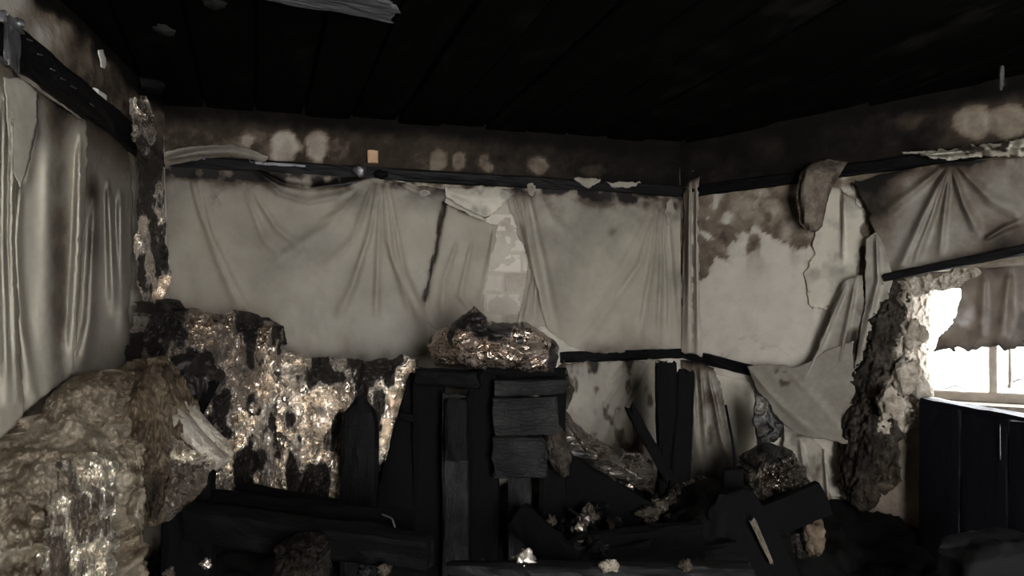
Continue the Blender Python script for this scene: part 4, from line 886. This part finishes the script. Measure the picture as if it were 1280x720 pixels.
# left group
post(449, 500, 2.34, 46, .05, 'wide charred board with a rounded burnt top before the foil curtain', xb=450, seed=101, rnd=.09, amp=.006)
post(236, 585, 2.02, 62, .06, 'black charred post between the brown wool drape and foil curtain', M_chard, xb=238, seed=102, amp=.006)
post(155, 630, 1.86, 40, .06, 'black charred post under the brown wool drape', M_chard, seed=103, amp=.006)
beam_px('charred_stick', (196, 600, 2.25), (262, 478, 2.25), 26, .04, M_chard, 'slanting black stick between the foil curtain and the brown wool drape', 'stick', seed=104, amp=.006, taper=(1, .8))
beam_px('charred_plank', (262, 640, 2.04), (512, 664, 1.98), 58, .05, M_chard, 'wide charred plank lying in front of the foil curtains', seed=105, amp=.006, jag=.03, roll=.5)
beam_px('charred_beam', (238, 652, 1.9), (536, 690, 1.80), 48, .06, M_char, 'long charred beam slanting across the front with a square-cut end', seed=106, amp=.004, jag=.008, roll=.3)
beam_px('charred_plank', (300, 618, 2.18), (420, 640, 2.15), 30, .04, M_chard, 'short charred plank at the foot of the bright foil', seed=107, amp=.006)
tube('wire_curl', [W(478, 643, 1.92), W(490, 648, 1.90), W(494, 660, 1.89), (W(492, 668, 1.88)), W(498, 672, 1.87)], .0025, M_steel, 'thin curled wire on the wide charred plank', 'wire', n=6)
relief('ash_clump', [[(345, 690, 1.74), (370, 672, 1.74), (400, 682, 1.74)], [(345, 705, 1.70), (372, 700, 1.69), (405, 700, 1.7)], [(340, 760, 1.70), (372, 760, 1.69), (410, 760, 1.7)]], 'brown clump of ash and wool before the long charred beam', 'ash clump', M_rubd, 50, 44, .1, .04, .04, .06, 'mix', rag=7, seed=108, fine=.4, soot=lambda S, T, px, py: .28+0*S)
# leaning triangular board
beam_px('leaning_board', (478, 720, 2.52), (524, 470, 2.6), 44, .03, M_chard, 'dull black board leaning against the charred frame', seed=109, amp=.005, taper=(1.5, .6))
beam_px('charred_bracket', (500, 519, 2.5), (516, 523, 2.5), 10, .03, M_chard, 'stub of black wood sticking out of the leaning board', 'stub', seed=110, amp=.003)
# the charred upright frame in the middle
post(536, 470, 2.55, 40, .05, 'black charred post at the frame side next to the leaning board', M_chard, seed=111)
post(569, 494, 2.46, 34, .05, 'grey-edged charred post with a split face', M_charg, seed=112, amp=.005)
beam_px('charred_block', (570, 576, 2.42), (571, 500, 2.42), 30, .03, M_char, 'black charred block nailed to the split grey post', 'block', seed=113, amp=.005)
post(604, 468, 2.52, 38, .06, 'broad black charred post between the split post and the plank stack', M_chard, seed=114)
post(649, 590, 2.46, 30, .05, 'short grey charred post under the stacked planks', M_charg, seed=115, amp=.004)
beam_px('charred_lintel', (522, 470, 2.53), (600, 474, 2.50), 22, .07, M_char, 'charred crosspiece under the bronze foil on the split post', seed=116, amp=.006)
beam_px('charred_lintel', (594, 466, 2.56), (706, 470, 2.56), 20, .08, M_chard, 'black crosspiece behind the stacked planks', seed=117, amp=.005)
beam_px('grey_plank', (618, 486, 2.44), (705, 484, 2.46), 21, .05, M_charg, 'top grey charred plank of the stack below the bronze foil', seed=118, amp=.003)
beam_px('grey_plank', (617, 521, 2.43), (695, 519, 2.44), 48, .04, M_charg, 'middle cracked grey charred plank of the stack', seed=119, amp=.004)
beam_px('grey_plank', (617, 572, 2.43), (681, 570, 2.44), 50, .04, M_charg, 'lowest and shortest grey charred plank of the stack', seed=120, amp=.005)
post(690, 480, 2.58, 34, .05, 'black post behind the right ends of the stacked planks', M_chard, seed=121)
relief('burnt_wool_tuft', [[(680, 540, 2.5), (692, 525, 2.5), (708, 540, 2.52)], [(678, 560, 2.46), (694, 556, 2.44), (712, 566, 2.48)], [(690, 590, 2.48), (704, 598, 2.47), (714, 592, 2.5)]], 'scorched fibrous tuft hanging beside the lowest stacked plank', 'insulation', M_rubd, 44, 44, .06, .03, .02, .06, rag=4, seed=122, fine=.4, soot=lambda S, T, px, py: .15+0*S)
relief('film_shred', [[(696, 458, 2.62), (704, 450, 2.62), (712, 470, 2.62)], [(700, 480, 2.6), (708, 478, 2.6), (716, 490, 2.6)], [(694, 505, 2.6), (702, 508, 2.6), (708, 512, 2.6)]], 'pale shrivelled shred between the plank stack and the short batten', 'plastic scrap', M_rubd, 24, 36, .012, .01, .015, .08, rag=3, seed=123, fine=.3)
# front right of the frame
beam_px('charred_plank', (648, 645, 2.28), (716, 712, 2.1), 40, .04, M_char, 'short charred plank leaning down from the grey post', seed=124, amp=.004)
beam_px('charred_beam', (560, 716, 1.98), (935, 716, 2.02), 26, .06, M_beam, 'long low charred beam lying across the front', seed=125, amp=.004, segs=50)
beam_px('dark_sheet_board', (690, 590, 2.62), (800, 655, 2.5), 60, .03, M_chard, 'black slanting board under the glossy foil ribbon', seed=126, amp=.005)
beam_px('charred_plank', (740, 690, 2.3), (880, 676, 2.3), 54, .05, M_chard, 'broad black plank lying before the tall split posts', seed=127, amp=.008, roll=.3)
# tall split posts
post(832, 455, 2.74, 27, .05, 'tall black charred post near the wall corner with a flat top', M_chard, xb=842, seed=128, amp=.004)
beam_px('charred_post', (846, 660, 2.70), (857, 466, 2.74), 22, .04, M_chard, 'black charred board leaning out from the tall flat-topped post', 'post', seed=129, amp=.004, jag=.03, taper=(1.2, 1))
beam_px('charred_stick', (836, 598, 2.66), (788, 510, 2.72), 13, .03, M_chard, 'short slanting black stick with a forked tip', 'stick', seed=130, amp=.004, jag=.03, split=.12)
tube('thin_rod', [W(922, 600, 2.62), W(915, 548, 2.64), W(907, 506, 2.66)], .006, M_chard, 'thin black rod standing in front of the pale lining', 'rod', n=8, taper=.75)
# right mound boards
post(916, 588, 2.48, 26, .04, 'small black post at the foot of the thin rod', M_chard, seed=131)
stump_o = beam_px('charred_board', (975, 740, 2.28), (905, 618, 2.36), 66, .05, M_chard, 'broad charred stump board with a bare brown streak', seed=132, amp=.006, rnd=.12)
beam_px('bare_splinter', (964, 704, 2.25), (940, 652, 2.28), 7, .02, M_lump, parent=stump_o, seed=133, amp=.004, taper=(.5, 1))['label'] = 'bare brown split streak'
beam_px('charred_board', (955, 652, 2.36), (1028, 622, 2.38), 44, .05, M_chard, 'short black board end jutting out beside the foil heap', seed=134, amp=.004, jag=.01)
relief('black_mound', [[(850, 640, 2.5), (890, 610, 2.5), (930, 605, 2.5), (970, 650, 2.5)], [(840, 670, 2.42), (890, 650, 2.38), (930, 650, 2.38), (990, 680, 2.42)], [(830, 760, 2.4), (890, 760, 2.34), (930, 760, 2.34), (1010, 760, 2.4)]], 'black mound of burnt felt around the broad stump board', 'debris', M_heap, 60, 50, .25, .06, .03, .03, rag=4, seed=135)
lump('wool_clump', W(1018, 672, 2.42), .045, M_woold, 'brown wool clump beside the blue-black panel', 'insulation', seed=136, amp=.5, sq=(.7, .7, 1.3))
# bright crumbs along the front
crumbs = ((655, 705, 2.0, .035, M_foill, 'pale torn wool crumb at the foot of the short leaning plank'), (762, 706, 1.96, .024, M_rub, 'cream plaster crumb on the long low beam, near its middle'), (604, 708, 2.02, .024, M_rubd, 'grey rubble crumb before the broad black post'), (858, 707, 1.96, .018, M_rubd, 'brown crumb on the long low beam near the stump board'), (768, 655, 2.42, .03, M_rubd, 'grey-brown crumb on the black slanting board'), (808, 640, 2.46, .035, M_rubd, 'fibrous crumb before the foot of the tall posts'), (690, 650, 2.4, .02, M_rubd, 'small brown crumb above the short leaning plank'), (722, 668, 2.36, .04, M_foild, 'glossy black foil crumb before the slanting board'), (480, 712, 1.74, .02, M_rubd, 'brown-grey chip below the square-cut beam end'), (455, 716, 1.72, .022, M_charg, 'grey chip below the long charred beam'), (258, 705, 1.88, .016, M_foild, 'scorched foil chip at the foot of the black post'), (212, 716, 1.75, .02, M_rubd, 'brown chip below the brown wool drape'), (880, 655, 2.45, .03, M_foill, 'bright foil chip on the black mound'), (700, 690, 2.2, .025, M_charg, 'grey char chip on the short leaning plank'))
for i, (x, y, d, r, m, lab) in enumerate(crumbs):
    lump('debris_crumb', W(x, y, d), r*.72, m, lab, 'debris', seed=140+i, amp=.8, sq=(random.uniform(.7, 1.2), .8, random.uniform(.7, 1.3)), n=12)

# loose splinters and char lumps in the black debris between the frame and the tall posts
r2 = random.Random(11)
for i in range(16):
    x, y = r2.uniform(690, 900), r2.uniform(622, 700); d = 2.62-(y-622)/78*.45; a = r2.uniform(-.9, .9); L = r2.uniform(14, 38)
    beam_px('charred_splinter', (x-L*math.cos(a), y-L*math.sin(a), d+.02), (x+L*math.cos(a), y+L*math.sin(a), d-.03), r2.uniform(4, 9), .012, r2.choice((M_char, M_charg, M_chard)),
            'thin charred splinter lying in the black debris between frame and tall posts', 'splinter', seed=200+i, amp=.003, jag=.02, segs=10, group='splinters in the black debris')
for i in range(14):
    x, y = r2.uniform(690, 905), r2.uniform(625, 700); d = 2.60-(y-622)/78*.45
    lump('char_lump', W(x, y, d), r2.uniform(.014, .03), r2.choice((M_char, M_foilk, M_rubd, M_foilk)), 'jagged lump of burnt rubbish in the black debris between frame and tall posts', 'debris', group='lumps in the black debris', seed=220+i, amp=.8, n=10, smooth=False)
